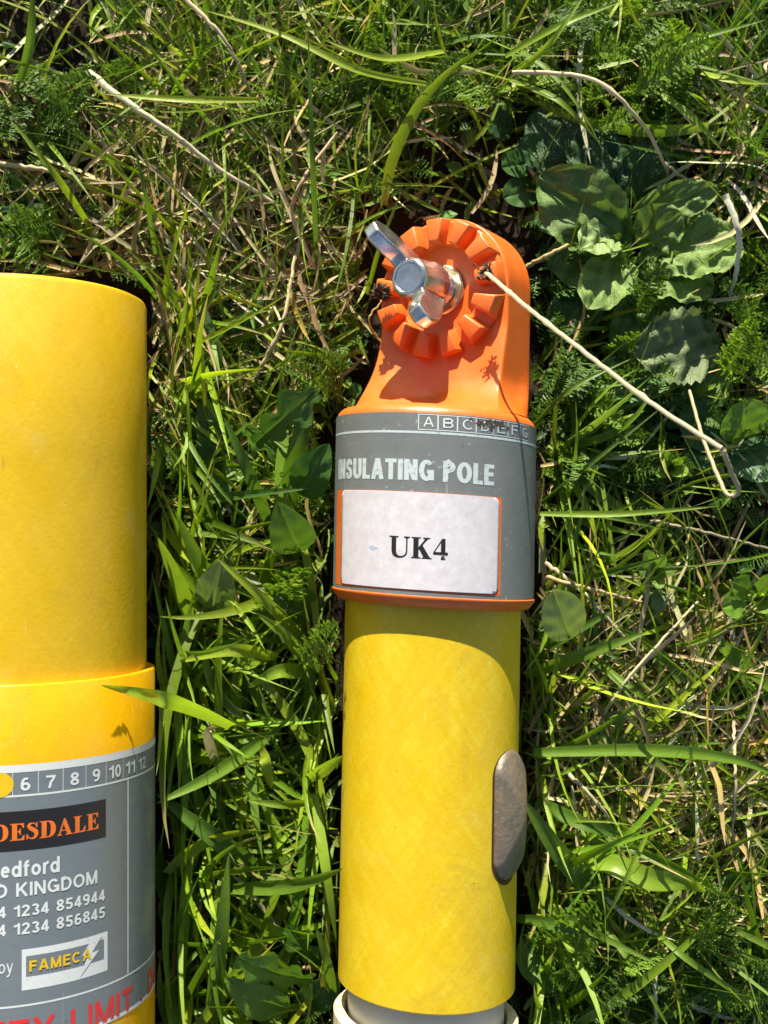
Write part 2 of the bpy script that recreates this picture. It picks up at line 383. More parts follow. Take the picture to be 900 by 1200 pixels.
def text_bm(txt, bold=.14, space=1.0, cw=1.0):
    bm = bmesh.new(); x = 0; lay = 0
    for ch in txt:
        ks, w_ = glyph(ch, bold, cw)
        for pts, closed in ks:
            p = np.array(pts, float); n = len(p); lay = (lay+1) % 5
            nx = np.roll(p, -1, 0)-p; pv = p-np.roll(p, 1, 0)
            if not closed: nx[-1] = pv[-1]; pv[0] = nx[0]
            nx /= np.linalg.norm(nx, axis=1)[:, None]+1e-9; pv /= np.linalg.norm(pv, axis=1)[:, None]+1e-9
            m_ = nx+pv; m_ /= np.linalg.norm(m_, axis=1)[:, None]+1e-9; sc_ = 1/np.clip((m_*nx).sum(1), .5, 1)
            nr = np.stack([-m_[:, 1], m_[:, 0]], 1)*(sc_*bold/2)[:, None]
            A_ = [bm.verts.new((q[0]+x, q[1], lay)) for q in p+nr]; B_ = [bm.verts.new((q[0]+x, q[1], lay)) for q in p-nr]
            for i in range(n if closed else n-1): bm.faces.new((A_[i], A_[(i+1) % n], B_[(i+1) % n], B_[i]))
        x += w_+.13*space*max(cw, .55)
    return bm
def fit(bm, x0, x1, y0, y1, byheight=False):
    xs = [v.co.x for v in bm.verts]; ys = [v.co.y for v in bm.verts]
    ax, bx, ay, by = min(xs), max(xs), min(ys), max(ys)
    for v in bm.verts:
        v.co.x = x0+(v.co.x-ax)/(bx-ax)*(x1-x0); v.co.y = y0+(v.co.y-ay)/(by-ay)*(y1-y0)
def wrap(name, bm, m, pole, Rad, parent, step=.0012, skewfix=0.0, thick=0):
    """flat (arc length, y) mesh -> laid round the cylinder"""
    xs = [v.co.x for v in bm.verts]; a, b = min(xs), max(xs)
    for c in np.arange(a+step, b, step):
        bmesh.ops.bisect_plane(bm, geom=bm.verts[:]+bm.edges[:]+bm.faces[:], plane_co=(c, 0, 0), plane_no=(1, 0, 0))
    for v in bm.verts:
        th = v.co.x/Rad; y = v.co.y; rv = Rad+v.co.z*4e-6; x = rv*math.sin(th)      # crossing strokes lie a hair above each other
        v.co = (x, y+pole.k*x, rv*math.cos(th))
    for f in bm.faces:
        f.normal_update(); c = f.calc_center_median()
        if f.normal.x*c.x+f.normal.z*c.z < 0: f.normal_flip()
    me = bpy.data.meshes.new(name); bm.to_mesh(me); bm.free()
    for p in me.polygons: p.use_smooth = True
    o = link(name, me, m, parent)
    if thick:
        sm = o.modifiers.new('thickness', 'SOLIDIFY'); sm.thickness = thick; sm.offset = -1
    return o
def rrect(x0, x1, y0, y1, r, n=5):
    pts = []
    for cx, cy, a0 in ((x1-r, y1-r, 0), (x0+r, y1-r, 90), (x0+r, y0+r, 180), (x1-r, y0+r, 270)):
        for i in range(n+1):
            a = R(a0+90*i/n); pts.append((cx+r*math.cos(a), cy+r*math.sin(a)))
    return pts
def rect(x0, x1, y0, y1): return [(x0, y0), (x1, y0), (x1, y1), (x0, y1)]

def bez(p0, p1, p2, p3, n=8):
    return [tuple((1-t)**3*np.array(p0)+3*(1-t)**2*t*np.array(p1)+3*(1-t)*t*t*np.array(p2)+t**3*np.array(p3)) for t in np.linspace(0, 1, n)]
def ribbon(pts, ws):
    pts = np.array(pts, float); n = 40; k = np.linspace(0, len(pts)-1, n)
    sp = np.array([catmull(pts, u) for u in k]); wd = np.interp(k, range(len(ws)), ws)
    d = np.gradient(sp, axis=0); nn = np.stack([-d[:, 1], d[:, 0]], 1); nn /= np.linalg.norm(nn, axis=1)[:, None]
    return [tuple(p) for p in sp+nn*wd[:, None]/2]+[tuple(p) for p in (sp-nn*wd[:, None]/2)[::-1]]
def catmull(p, u):
    p = np.asarray(p, float); n = len(p); i = min(int(u), n-2); f = u-i
    a, b, c, d = p[max(i-1, 0)], p[i], p[i+1], p[min(i+2, n-1)]
    return .5*((2*b)+(-a+c)*f+(2*a-5*b+4*c-d)*f*f+(-a+3*b-3*c+d)*f**3)
GLY = {   # bold serif capitals, cap height 1: list of layers (each a list of outlines), width
 'U': ([[[(0,1),(0,.96),(.12,.92),(.12,.34)]+bez((.12,.34),(.13,.08),(.28,-.02),(.52,-.02))[1:]+bez((.52,-.02),(.80,-.02),(.92,.12),(.92,.36))[1:]+[(.92,.90),(1.04,.96),(1.04,1),(.74,1),(.74,.96),(.85,.90),(.85,.36)]+bez((.85,.36),(.85,.16),(.74,.07),(.58,.07))[1:]+bez((.58,.07),(.42,.07),(.36,.18),(.36,.34))[1:]+[(.36,.92),(.48,.96),(.48,1)]]], 1.08),
 'K': ([[[(0,0),(0,.04),(.1,.08),(.1,.92),(0,.96),(0,1),(.46,1),(.46,.96),(.35,.92),(.35,.53),(.64,.90),(.56,.96),(.56,1),(.90,1),(.90,.96),(.78,.92),(.54,.63),(.88,.08),(.98,.04),(.98,0),(.50,0),(.50,.04),(.58,.08),(.38,.44),(.35,.40),(.35,.08),(.46,.04),(.46,0)]]], 1.02),
 '4': ([[[(.36,0),(.36,.22),(0,.22),(0,.33),(.42,1),(.57,1),(.57,.36),(.69,.36),(.69,.22),(.57,.22),(.57,0)],[(.08,.36),(.36,.36),(.36,.80)]]], .70),
 'D': ([[[(0,0),(0,.04),(.1,.07),(.1,.93),(0,.96),(0,1),(.38,1)]+bez((.38,1),(.68,1),(.80,.80),(.80,.5))[1:]+bez((.80,.5),(.80,.2),(.68,0),(.38,0))[1:],[(.34,.06),(.34,.94)]+bez((.37,.94),(.5,.94),(.55,.8),(.55,.5))+bez((.55,.5),(.55,.2),(.5,.06),(.37,.06))[1:]]], .84),
 'E': ([[[(0,0),(0,.04),(.1,.07),(.1,.93),(0,.96),(0,1),(.66,1),(.67,.72),(.62,.72),(.54,.91),(.34,.94),(.34,.54),(.43,.56),(.48,.70),(.52,.70),(.52,.32),(.48,.32),(.43,.47),(.34,.49),(.34,.07),(.54,.09),(.65,.30),(.70,.30),(.68,0)]]], .73),
 'S': ([[ribbon([(.52,.76),(.42,.91),(.29,.955),(.17,.90),(.14,.78),(.24,.65),(.38,.54),(.48,.42),(.49,.24),(.40,.09),(.27,.045),(.14,.10),(.06,.26)],[.05,.06,.07,.13,.17,.22,.24,.22,.17,.13,.07,.06,.05])],[[(.49,.68),(.55,.68),(.55,1),(.50,1)]],[[(.02,.0),(.07,0),(.08,.32),(.02,.32)]]], .62),
 'A': ([[[(0,0),(0,.04),(.07,.08),(.34,1.01),(.42,1.01),(.72,.08),(.80,.04),(.80,0),(.42,0),(.42,.04),(.50,.08),(.45,.26),(.20,.26),(.15,.09),(.24,.04),(.24,0)],[(.22,.32),(.43,.32),(.325,.68)]]], .80),
 'L': ([[[(0,0),(0,.04),(.1,.07),(.1,.93),(0,.96),(0,1),(.46,1),(.46,.96),(.34,.93),(.34,.07),(.52,.10),(.62,.36),(.67,.36),(.65,0)]]], .70),
 'C': ([[ribbon([(.72,.72),(.60,.92),(.42,.955),(.22,.84),(.14,.5),(.22,.16),(.42,.045),(.60,.09),(.74,.26)],[.05,.06,.08,.18,.24,.18,.08,.06,.05])],[[(.69,.66),(.74,.66),(.74,1),(.69,1)]]], .80),
 'Y': ([[[(0,1),(0,.96),(.08,.92),(.34,.44),(.34,.08),(.22,.04),(.22,0),(.70,0),(.70,.04),(.58,.08),(.58,.46),(.80,.91),(.90,.96),(.90,1),(.60,1),(.60,.96),(.70,.91),(.53,.55),(.34,.92),(.44,.96),(.44,1)]]], .88)}
def serif_bm(s, gap=.05):
    B = bmesh.new(); x = 0
    for ch in s:
        layers, wd = GLY[ch]
        for k, polys in enumerate(layers):
            b = outline_mesh([[(p[0]+x, p[1]) for p in q] for q in polys])
            me = bpy.data.meshes.new('g'); b.to_mesh(me); b.free(); B.from_mesh(me); bpy.data.meshes.remove(me)
        x += wd+gap
    return B
def span(pole, Rad, a, b):
    """two photo pixels -> arc lengths and mean y"""
    t0, y0 = pole.hit(*a, Rad); t1, y1 = pole.hit(*b, Rad); return t0*Rad, t1*Rad, (y0+y1)/2

# ================================================================ RIGHT POLE
def yh(pole, px, py, Rad): return pole.hit(px, py, Rad)[1]
rp = empty('insulating_pole', RP.loc, RP.rz)
tag(rp, 'yellow insulating pole with an orange toothed clamp head, marked UK4', 'pole')
TR = .0226; CR = .0258
y_end = yh(RP, 500, 1190, TR); y_capb = yh(RP, 505, 713, CR); y_capt = yh(RP, 505, 479, CR)
lathe('yellow_tube', [(TR-.002, y_end+.002), (TR-.002, y_end), (TR-.0004, y_end), (TR, y_end+.0004), (TR, y_end+.03), (TR, y_capb+.01)], M_TUBE, RP, rp)
lathe('inner_tube', [(.0200, -.30), (.0200, y_end+.003)], M_INNER, RP, rp)
yc = y_end-.0076
lathe('collar', [(.0236, -.30), (.0236, yc-.0005), (.0231, yc), (.0209, yc), (.0206, yc-.0005), (.0206, yc-.02)], M_CREAM, RP, rp)
# orange end cap body
b = .0012
lathe('end_cap', [(TR+.0002, y_capb+.004), (TR+.0002, y_capb), (CR-.0016, y_capb), (CR-.0011, y_capb+.0003), (CR+.0003, y_capb+.0021), (CR+.0003, y_capb+.0026), (CR-.0002, y_capb+.0029),
                  (CR-.0002, y_capt-.001), (CR-.0006, y_capt), (CR-.0016, y_capt+.0010), (CR-.0040, y_capt+.0018), (.012, y_capt+.0022), (.001, y_capt+.0022)], M_ORANGE, RP, rp)
# grey label wrapped round the cap
LR = CR+.00005
def band(name, m, pole, Rad, y0, y1, parent, a0=-math.pi, a1=math.pi, th=.00012):
    bm = outline_mesh([rect(a0*Rad, a1*Rad, y0, y1)])
    return wrap(name, bm, m, pole, Rad, parent, step=.0015)
ylt, ylb = yh(RP, 505, 484, LR), yh(RP, 505, 703, LR)
lab = lathe('label_band', [(CR-.0003, ylb), (LR, ylb), (LR, ylt), (CR-.0003, ylt)], M_GREY, RP, rp)
PR = LR+.00004
yl = yh(RP, 505, 507, PR)
band('line', M_FADED, RP, PR, yl-.00028, yl+.00028, lab)
bx0 = RP.hit(490, 492, PR)[0]*PR; bw = (RP.hit(536, 492, PR)[0]-RP.hit(490, 492, PR)[0])*PR/2
by0, by1 = yl+.00028, yh(RP, 505, 485.5, PR)
for i, chx in enumerate('ABCDEFG'):
    x0 = bx0+bw*i; q = .00011
    wrap('letter_box', outline_mesh([rect(x0, x0+bw-.00002, by0+.0003, by1), rect(x0+q*2, x0+bw-q*1, by0+.0003+q*1.6, by1-q*1.6)]), M_WHITE if i < 3 else M_FADED, RP, PR, lab)
    t = text_bm(chx, .12); hh = by1-by0-.0003
    fit(t, x0+bw*.28, x0+bw*.80, by0+.0003+hh*.2, by0+.0003+hh*.84)
    wrap('letter', t, M_WHITE if i < 3 else M_FADED, RP, PR+.00002, lab)
x0, x1, yb = span(RP, PR, (396, 564), (579, 561)); x0 = RP.hit(396.5, 562, PR)[0]*PR
yb = yh(RP, 500, 564, PR); yt = yh(RP, 500, 536.5, PR)
t = text_bm('INSULATING POLE', .19, .62, .66); fit(t, x0, x1, yb, yt); wrap('lettering', t, M_FADED, RP, PR, lab)
# window in the label and the paper sticker
x0, x1 = RP.hit(394, 640, PR)[0]*PR, RP.hit(587, 640, PR)[0]*PR
yb, yt = yh(RP, 500, 694, PR), yh(RP, 500, 577, PR)
wrap('window', outline_mesh([rect(x0, x1, yb, yt)]), M_ORANGE, RP, PR-.00001, lab)
SR = PR+.00018
x0, x1 = RP.hit(399.5, 640, SR)[0]*SR, RP.hit(584.5, 640, SR)[0]*SR
yb, yt = yh(RP, 500, 692, SR), yh(RP, 500, 577.5, SR)
stk = wrap('sticker', outline_mesh([rrect(x0, x1, yb, yt, .0017)]), M_PAPER, RP, SR, rp, thick=.00015)
TX = SR+.00003
x0, x1 = RP.hit(456, 642, TX)[0]*TX, RP.hit(525, 642, TX)[0]*TX
wrap('lettering', (lambda g: (fit(g, x0, x1, yh(RP, 490, 655, TX), yh(RP, 490, 629.5, TX)), g)[1])(serif_bm('UK4', .02)), M_BLACK, RP, TX, stk)
def splat(px, py, r, asp, pole, Rad, seed, n=18, spik=.35):
    rr = random.Random(seed); th, y = pole.hit(px, py, Rad); pts = []
    for i in range(n):
        a = 2*math.pi*i/n; q = r*(1-spik*rr.random()); pts.append((th*Rad+q*asp*math.cos(a), y+q*math.sin(a)))
    return outline_mesh([pts])
wrap('ink_smudge', splat(437, 642, .0007, 2.6, RP, TX, 3, 20, .75), M_BLUE, RP, TX, stk)
for px, py, r, a, s in ((563, 496, .0011, 1.4, 1), (575, 496.5, .0017, 1.2, 2), (586, 498, .0015, 1.1, 4), (552, 491, .0005, 1.5, 5), (595, 502, .0007, 1.4, 6)):
    wrap('dirt_patch', splat(px, py, r, a, RP, PR+.00006, s, 26, .7), M_DIRT, RP, PR+.00006, lab)

# latch button in its slot
th_b = R(57); yb0 = yh(RP, 590, 960, TR)
hl, hw = .0159, .0060
slot = []
for i in range(40):
    a = 2*math.pi*i/40; cx = math.copysign(hl-hw, math.sin(a))
    slot.append((TR*th_b-.0002+(hw+.0006)*math.cos(a), yb0+.0002+cx+(hw+.0006)*math.sin(a)))
wrap('slot', outline_mesh([slot]), M_HOLE, RP, TR+.00004, rp)
bm = bmesh.new(); ring = []
prof = [(1.0, -.002), (1.0, .0013), (.975, .0020), (.90, .0026), (.45, .0037), (.16, .0043), (.06, .0044)]
for s_, h_ in prof:
    row = []
    for i in range(56):
        a = 2*math.pi*i/56; cy = math.copysign(hl-hw, math.sin(a))*(1 if s_ > .6 else 1)
        u = hw*(s_*math.cos(a)+.12*(1-s_)); v = cy*min(1, s_*1.02)+hw*s_*math.sin(a)
        h = h_
        if h_ > .001: h = h_-.0016*(v/hl)**2-(.0005*max(0, -u/hw)**1.3)   # bowed lengthwise, one long side pared down
        rr = TR+h; ang = th_b
        x = rr*math.sin(ang)+u*math.cos(ang); z = rr*math.cos(ang)-u*math.sin(ang)
        row.append(bm.verts.new((x, yb0+v, z)))
    ring.append(row)
for r0, r1 in zip(ring, ring[1:]):
    for i in range(56): bm.faces.new((r0[i], r0[(i+1) % 56], r1[(i+1) % 56], r1[i]))
bm.faces.new(ring[-1])
bm_obj('latch_button', bm, M_BRONZE, rp, sharp=60)

# clamp head: frame turned about the pole axis, U right, V up the pole, NN out of the toothed face
AL = R(32); Uv = np.array([math.cos(AL), 0, math.sin(AL)]); Nv = np.array([-math.sin(AL), 0, math.cos(AL)])
pc = RP.inv @ (P(512, 338, .032)-RP.loc); V0 = pc[1]; U0 = pc[0]/math.cos(AL)
def H(u, v, n): return tuple((Uv*(u+U0)+Nv*n+np.array([0, V0+v, 0])))
HR = .0190; NF, NB = -.0030, -.0170
# loft from the rounded plate to the round cap
def rsec(hw_, nf, nb, r=.0007, k=10, c=4):
    pts = []; r = min(r, hw_*.5)
    cs = [(hw_-r, nf-r, 90, 0), (hw_-r, nb+r, 0, -90), (-hw_+r, nb+r, -90, -180), (-hw_+r, nf-r, 180, 90)]
    for i, (cx, cy, a0, a1) in enumerate(cs):
        arc = [(cx+r*math.cos(R(a0+(a1-a0)*j/c)), cy+r*math.sin(R(a0+(a1-a0)*j/c))) for j in range(c+1)]
        nx = cs[(i+1) % 4]; e0 = arc[-1]; e1 = (nx[0]+r*math.cos(R(nx[2])), nx[1]+r*math.sin(R(nx[2])))
        pts += arc+[(e0[0]+(e1[0]-e0[0])*j/k, e0[1]+(e1[1]-e0[1])*j/k) for j in range(1, k)]
    return pts
ref = rsec(HR, NF, NB); ang = [math.atan2(p[1]+.010, p[0]) for p in ref]
vcap = (y_capt+.0006)-V0
rows = []
for a in np.linspace(89, 0, 26):
    v = HR*math.sin(R(a)); hw_ = max(HR*math.cos(R(a)), .0006)
    ins = .0010*max(0, (a-60)/30)**2
    rows.append((v, [(u, n) for u, n in rsec(hw_, NF-ins*.6, NB+ins)]))
for v in list(np.linspace(-.002, vcap+.006, 14))+list(np.linspace(vcap+.0055, vcap, 12)):
    pts = []
    h = v-vcap
    for (u, n), a in zip(ref, ang):
        left = max(0, -math.cos(a)); front = max(0, math.sin(a)); back = max(0, -math.sin(a)); right = max(0, math.cos(a))
        h0 = .0035*front+.020*left**2+.012*back+.010*right
        wgt = max(0, 1-h/h0)**2
        cu, cn = (CR-.0022)*math.cos(a)-U0, (CR-.0022)*math.sin(a)
        if n > (NF+NB)/2: n = n+.0058*min(1, max(0, (-v-.010)/(-vcap-.010)))*min(1, (n-(NF+NB)/2)/.004)   # neck face climbs towards the cap
        pts.append((u+(cu-u)*wgt, n+(cn-n)*wgt))
    rows.append((v, pts))
bm = bmesh.new(); vr = [[bm.verts.new(H(u, v, n)) for u, n in pts] for v, pts in rows]
for r0, r1 in zip(vr, vr[1:]):
    m_ = len(r0)
    for i in range(m_): bm.faces.new((r0[i], r0[(i+1) % m_], r1[(i+1) % m_], r1[i]))
bm.faces.new(vr[0]); bm.faces.new(vr[-1])
bm_obj('clamp_head', bm, M_ORANGE, rp, sharp=50)
# toothed disc
def ringprof(prof, n=96):
    bm = bmesh.new(); rows = [[bm.verts.new(H(r*math.cos(2*math.pi*i/n), r*math.sin(2*math.pi*i/n), h)) for i in range(n)] for r, h in prof]
    for r0, r1 in zip(rows, rows[1:]):
        for i in range(n): bm.faces.new((r0[i], r0[(i+1) % n], r1[(i+1) % n], r1[i]))
    return bm, rows
DR = .0181; RB = -.0016
bm, rows = ringprof([(DR, NF-.002), (DR, RB-.0005), (DR-.0005, RB), (.0120, RB), (.0116, RB-.0004), (.0114, RB-.0016), (.003, RB-.0016)]); bm.faces.new(rows[-1])
disc = bm_obj('toothed_disc', bm, M_ORANGE, rp, sharp=40)
NT = 13
for k in range(NT):
    a0 = 2*math.pi*(k+.30)/NT; bm = bmesh.new(); vs = []
    for (r, hb, ht, wb, wt) in ((.0114, RB-.0012, .0021, .0021, .0014), (DR+.0002, RB-.0018, .0016, .0037, .0024)):
        for (n_, w_) in ((hb, wb), (ht, wt)):
            rr = r if n_ == hb else (r+.0006 if r < .012 else r-.0003)
            for s_ in (-1, 1):
                u = rr*math.cos(a0)-s_*w_*math.sin(a0); v = rr*math.sin(a0)+s_*w_*math.cos(a0); vs.append(bm.verts.new(H(u, v, n_)))
    for f in ((0, 1, 3, 2), (4, 6, 7, 5), (2, 3, 7, 6), (0, 2, 6, 4), (1, 5, 7, 3), (0, 4, 5, 1)): bm.faces.new([vs[i] for i in f])
    bm_obj('tooth', bm, M_ORANGE, disc, bevel=.0004, bseg=2)
# washer, bolt, wing nut
NW = RB-.0016
bm, rows = ringprof([(.0066, NW-.0002), (.0066, NW+.0012), (.0062, NW+.0015), (.002, NW+.0015)], 64); bm.faces.new(rows[-1]); bm_obj('washer', bm, M_ZINC, rp, sharp=35)
NH = NW+.0180
bm, rows = ringprof([(.0046, NW+.0015), (.0046, NW+.0022), (.0043, NW+.0026), (.0046, NW+.0030), (.0043, NW+.0034), (.0046, NW+.0038), (.0043, NW+.0042), (.0046, NW+.0046), (.0054, NW+.0056), (.0060, NW+.0068), (.0060, NW+.0100), (.0055, NW+.0112), (.0053, NH-.0014), (.0050, NH-.0005), (.0045, NH), (.0039, NH+.0001), (.0037, NH-.0001)], 12); bm.faces.new(rows[-1])
nut = bm_obj('wing_nut', bm, M_CHROME, rp, sharp=22)
wa = math.atan2(11.4, -7.1)
for s_ in (1, -1):
    d = np.array([math.cos(wa)*s_, math.sin(wa)*s_]); q = np.array([-d[1], d[0]])
    side = [(.0030, NW+.0075), (.0056, NW+.0060), (.0090, NW+.0105), (.0130, NW+.0150), (.0152, NW+.0185), (.0157, NW+.0220), (.0146, NW+.0246), (.0114, NW+.0252), (.0086, NW+.0226), (.0062, NW+.0185), (.0030, NW+.0172)]
    bm = bmesh.new(); F0, F1 = [], []
    for r, n_ in side:
        th_ = .0022-.0003*(r/.0143)
        F0.append(bm.verts.new(H(*(d*r+q*th_), n_))); F1.append(bm.verts.new(H(*(d*r-q*th_), n_)))
    bm.faces.new(F0); bm.faces.new(F1[::-1]); m_ = len(side)
    for i in range(m_): bm.faces.new((F0[i], F1[i], F1[(i+1) % m_], F0[(i+1) % m_]))
    bm_obj('wing', bm, M_CHROME, nut, bevel=.0006, bseg=3, sharp=50)

# ================================================================ LEFT POLE
lp = empty('insulating_pole', LP.loc, LP.rz)
tag(lp, 'thick yellow pole with a grey maker label, cut off by the left edge', 'pole')
T2, S2 = .0315, .0336
ytop = yh(LP, 33, 320, T2); ysl = yh(LP, 60, 801, S2)
lathe('yellow_tube', [(T2-.004, ytop-.05), (T2-.004, ytop-.0005), (T2-.0035, ytop), (T2-.0012, ytop), (T2-.0004, ytop-.0004), (T2, ytop-.0014), (T2, ytop-.04), (T2, ysl-.01)], M_TUBE2, LP, lp)
lathe('sleeve', [(T2+.0001, ysl-.01), (T2+.0001, ysl-.0002), (T2+.0004, ysl), (S2-.0002, ysl), (S2, ysl-.0003), (S2, ysl-.03), (S2, -.30)], M_SLEEVE, LP, lp)
G = S2+.00006
yA, yB = yh(LP, 10, 897, G), yh(LP, 151, 1186, G)
lab2 = lathe('label_panel', [(S2-.0002, yB), (G, yB), (G, yA), (S2-.0002, yA)], M_GREY2, LP, lp)
G1 = G+.00003; G2 = G1+.00003; G3 = G2+.00002
yw = yh(LP, 10, 906, G1); band('border_line', M_WHITE, LP, G1, yw, yA-.00002, lab2)
yn = yh(LP, 10, 933.5, G1); band('border_line', M_WHITE, LP, G1, yn-.00022, yn+.00022, lab2)
ym = yh(LP, 10, 1177, G1); ym = (ym+yh(LP, 148, 1147, G1))/2; band('border_line', M_WHITE, LP, G1, ym-.00022, ym+.00022, lab2)
band('border_line', M_WHITE, LP, G1, yB, yB+.0009, lab2)
def lx(px, py): return LP.hit(px, py, G1)[0]*G1
xv = lx(150, 1030); wrap('border_line', outline_mesh([rect(xv-.00022, xv+.00022, ym+.00025, yn-.00025)]), M_WHITE, LP, G1+.00001, lab2)
ny0, ny1 = yh(LP, 30, 926.5, G1), yh(LP, 30, 911, G1)
cells = [(30, 918), (58, 915.5), (84, 911), (110, 907), (134, 904), (153, 898.5), (168, 893)]
pitch = (lx(153, 898)-lx(30, 918))/5
for i, s_ in enumerate(['1', '2', '3', '4', None, '6', '7', '8', '9', '10', '11', '12']):
    cx = lx(30, 918)+pitch*(i-5)
    if s_:
        t = text_bm(s_, .18); hw2 = .00105 if len(s_) == 1 else .0019
        fit(t, cx-(hw2 if s_ != '1' else .0008), cx+(hw2 if s_ != '1' else .0008), ny0, ny1); wrap('number', t, M_WHITE, LP, G2, lab2)
    wrap('separator_line', outline_mesh([rect(cx+pitch/2-.00009, cx+pitch/2+.00009, yn+.00025, yw-.00003)]), M_FADED, LP, G1+.00001, lab2)
c5 = lx(30, 918)+pitch*-1.02; cy5 = (ny0+ny1)/2+.0001
wrap('round_marker', outline_mesh([[(c5+.0031*math.cos(a), cy5+.0028*math.sin(a)) for a in np.linspace(0, 2*math.pi, 40, endpoint=False)]]), M_YPRINT, LP, G2+.00002, lab2)
# name panel
xr = lx(124, 962); yb, yt = yh(LP, 10, 998, G1), yh(LP, 10, 951.5, G1)
pan = wrap('name_panel', outline_mesh([rect(xr-.047, xr, yb, yt)]), M_BLACK, LP, G1, lab2)
t = serif_bm('CLYDESDALE', .035); x1 = lx(115.5, 965); hcap = yh(LP, 20, 965, G2)-yh(LP, 20, 985, G2)
xd = lx(12, 975); ws = [v.co.x for v in t.verts]; tot = max(ws)
# the photo shows "ESDALE" from px 12 to px 115
sub = sum(GLY[c][1]+.035 for c in 'CLYD')
xl = x1-(x1-xd)*tot/(tot-sub); yb2 = yh(LP, 20, 985, G2)
fit(t, xl, x1, yb2, yb2+hcap); wrap('lettering', t, M_ORPRINT, LP, G2, lab2)
def line(s_, ch_from, pxa, pxb, base, cap, bold, m=M_WHITE, sp=1.0, rad=None, lead='', desc=False):
    """writes s_; the part after `lead` spans photo px pxa..pxb"""
    rad = rad or G2
    full = text_bm(s_, bold, sp); tail = text_bm(s_[len(lead):], bold, sp)
    fw = max(v.co.x for v in full.verts)-min(v.co.x for v in full.verts); tw = max(v.co.x for v in tail.verts)-min(v.co.x for v in tail.verts)
    tail.free(); xb_, xa_ = lx(*pxb), lx(*pxa); x0_ = xb_-(xb_-xa_)*fw/tw
    hH = 1.0
    y0_ = yh(LP, *base, rad); y1_ = yh(LP, *cap, rad); k = (y1_-y0_)/hH
    ys = [v.co.y for v in full.verts]
    fit(full, x0_, xb_, y0_+min(ys)*k, y0_+max(ys)*k); wrap('lettering', full, m, LP, rad, lab2)
line('Bedford', 0, (1, 1016), (70, 1013), (30, 1027), (30, 1008), .18, lead='B')
line('UNITED KINGDOM', 0, (19, 1043), (114, 1032), (30, 1050), (30, 1034), .18, lead='UNITED ')
line('+44 1234 854944', 0, (16, 1068), (123, 1052), (30, 1073.5), (30, 1060), .18, lead='+44 ')
line('+44 1234 856845', 0, (16, 1090), (123, 1072), (30, 1094.5), (30, 1081), .18, lead='+44 ')
line('by', 0, (-2, 1138), (15.5, 1136), (5, 1141), (5, 1125), .12)
line('SAFETY LIMIT . DO', 0, (83, 1190), (182, 1120), (95, 1208), (95, 1180), .17, M_RED, lead='SAFETY ')
# logo
x0, x1 = lx(25.5, 1135), lx(126, 1115); yb, yt = yh(LP, 26, 1161, G1), yh(LP, 26, 1113, G1)
logo = wrap('logo_panel', outline_mesh([rect(x0, x1, yb, yt)]), M_WHITE, LP, G1, lab2)
hgt = yt-yb; wid = x1-x0
wrap('logo_field', outline_mesh([rect(x0+wid*.045, x1-wid*.05, yb+hgt*.33, yb+hgt*.83)]), M_GREY2, LP, G2, lab2)
t = text_bm('FAMECA', .20, 1.3); fit(t, x0+wid*.08, x0+wid*.78, yb+hgt*.43, yb+hgt*.72); wrap('lettering', t, M_YPRINT, LP, G3+.00008, lab2)
bolt = [(.80, .97), (.66, .56), (.745, .585), (.64, .06), (.885, .60), (.79, .585), (.93, .95)]
wrap('lightning_mark', outline_mesh([[(x0+wid*a, yb+hgt*c) for a, c in bolt]]), M_WHITE, LP, G3+.00003, lab2)

# ================================================================ GROUND
gx = np.concatenate([[-12, -5, -2, -1, -.6, -.4], np.linspace(-.25, .25, 150), [.4, .6, 1, 2, 5, 12]])
gy = np.concatenate([[-12, -5, -2, -1, -.6, -.4], np.linspace(-.26, .28, 160), [.4, .6, 1, 2, 5, 12]])
X, Y = np.meshgrid(gx, gy, indexing='ij')
def lump(x, y):
    z = 0
    for f, a, p in ((90, .0016, .3), (190, .0011, 1.7), (410, .0007, 4.1), (830, .0004, 2.2)):
        z = z+a*np.sin(f*x+p+1.3*np.sin(f*.7*y))*np.sin(f*1.1*y-p+1.1*np.sin(f*.6*x))
    return z
near = (np.abs(X) < .26) & (np.abs(Y) < .29)
Z = np.where(near, lump(X, Y)+rng.normal(0, .0004, X.shape), 0)
ni, nj = X.shape; i, j = np.meshgrid(np.arange(ni-1), np.arange(nj-1), indexing='ij')
Q = np.stack([i*nj+j, (i+1)*nj+j, (i+1)*nj+j+1, i*nj+j+1], -1)
tag(link('ground', mesh_np('ground', np.stack([X, Y, Z], -1), Q), M_SOIL), kind='structure')

# ================================================================ VEGETATION helpers
def dist_ok(V, pad=.0006):
    """False for plants (first axis) that would run into a pole"""
    x, y, z = V[..., 0], V[..., 1], V[..., 2]
    rx = x-(RP.loc[0]-math.tan(RP.rz)*y); rz_ = z-RP.loc[2]
    rad = np.where(y > y_capb-.001, np.where(y > y_capt, .0245, .0265), np.where(y > y_end, TR, .0238))
    hit = (rx**2+rz_**2 < (rad+pad)**2) & (y < V0+.022)
    lx_ = x-LP.loc[0]; lz = z-LP.loc[2]; rad = np.where(y > ysl, T2, S2)
    hit |= (lx_**2+lz**2 < (rad+pad)**2) & (y < ytop+.002)
    return ~hit.reshape(len(V), -1).any(1)
def clear_ok(V):
    """False for plants that would hang over the face of a pole"""
    px, py = proj(V)
    over = ((px > 404) & (px < 608) & (py > 700)) | ((px > 392) & (px < 626) & (py > 480) & (py < 712)) | ((px > 440) & (px < 624) & (py > 262) & (py < 490))
    over |= (px < 170) & (py > 330) | (px < 181) & (py > 790)
    return ~over.reshape(len(V), -1).any(1)
def mm(px, py, z=.006):
    p = P(px, py, z); return p[0], p[1]
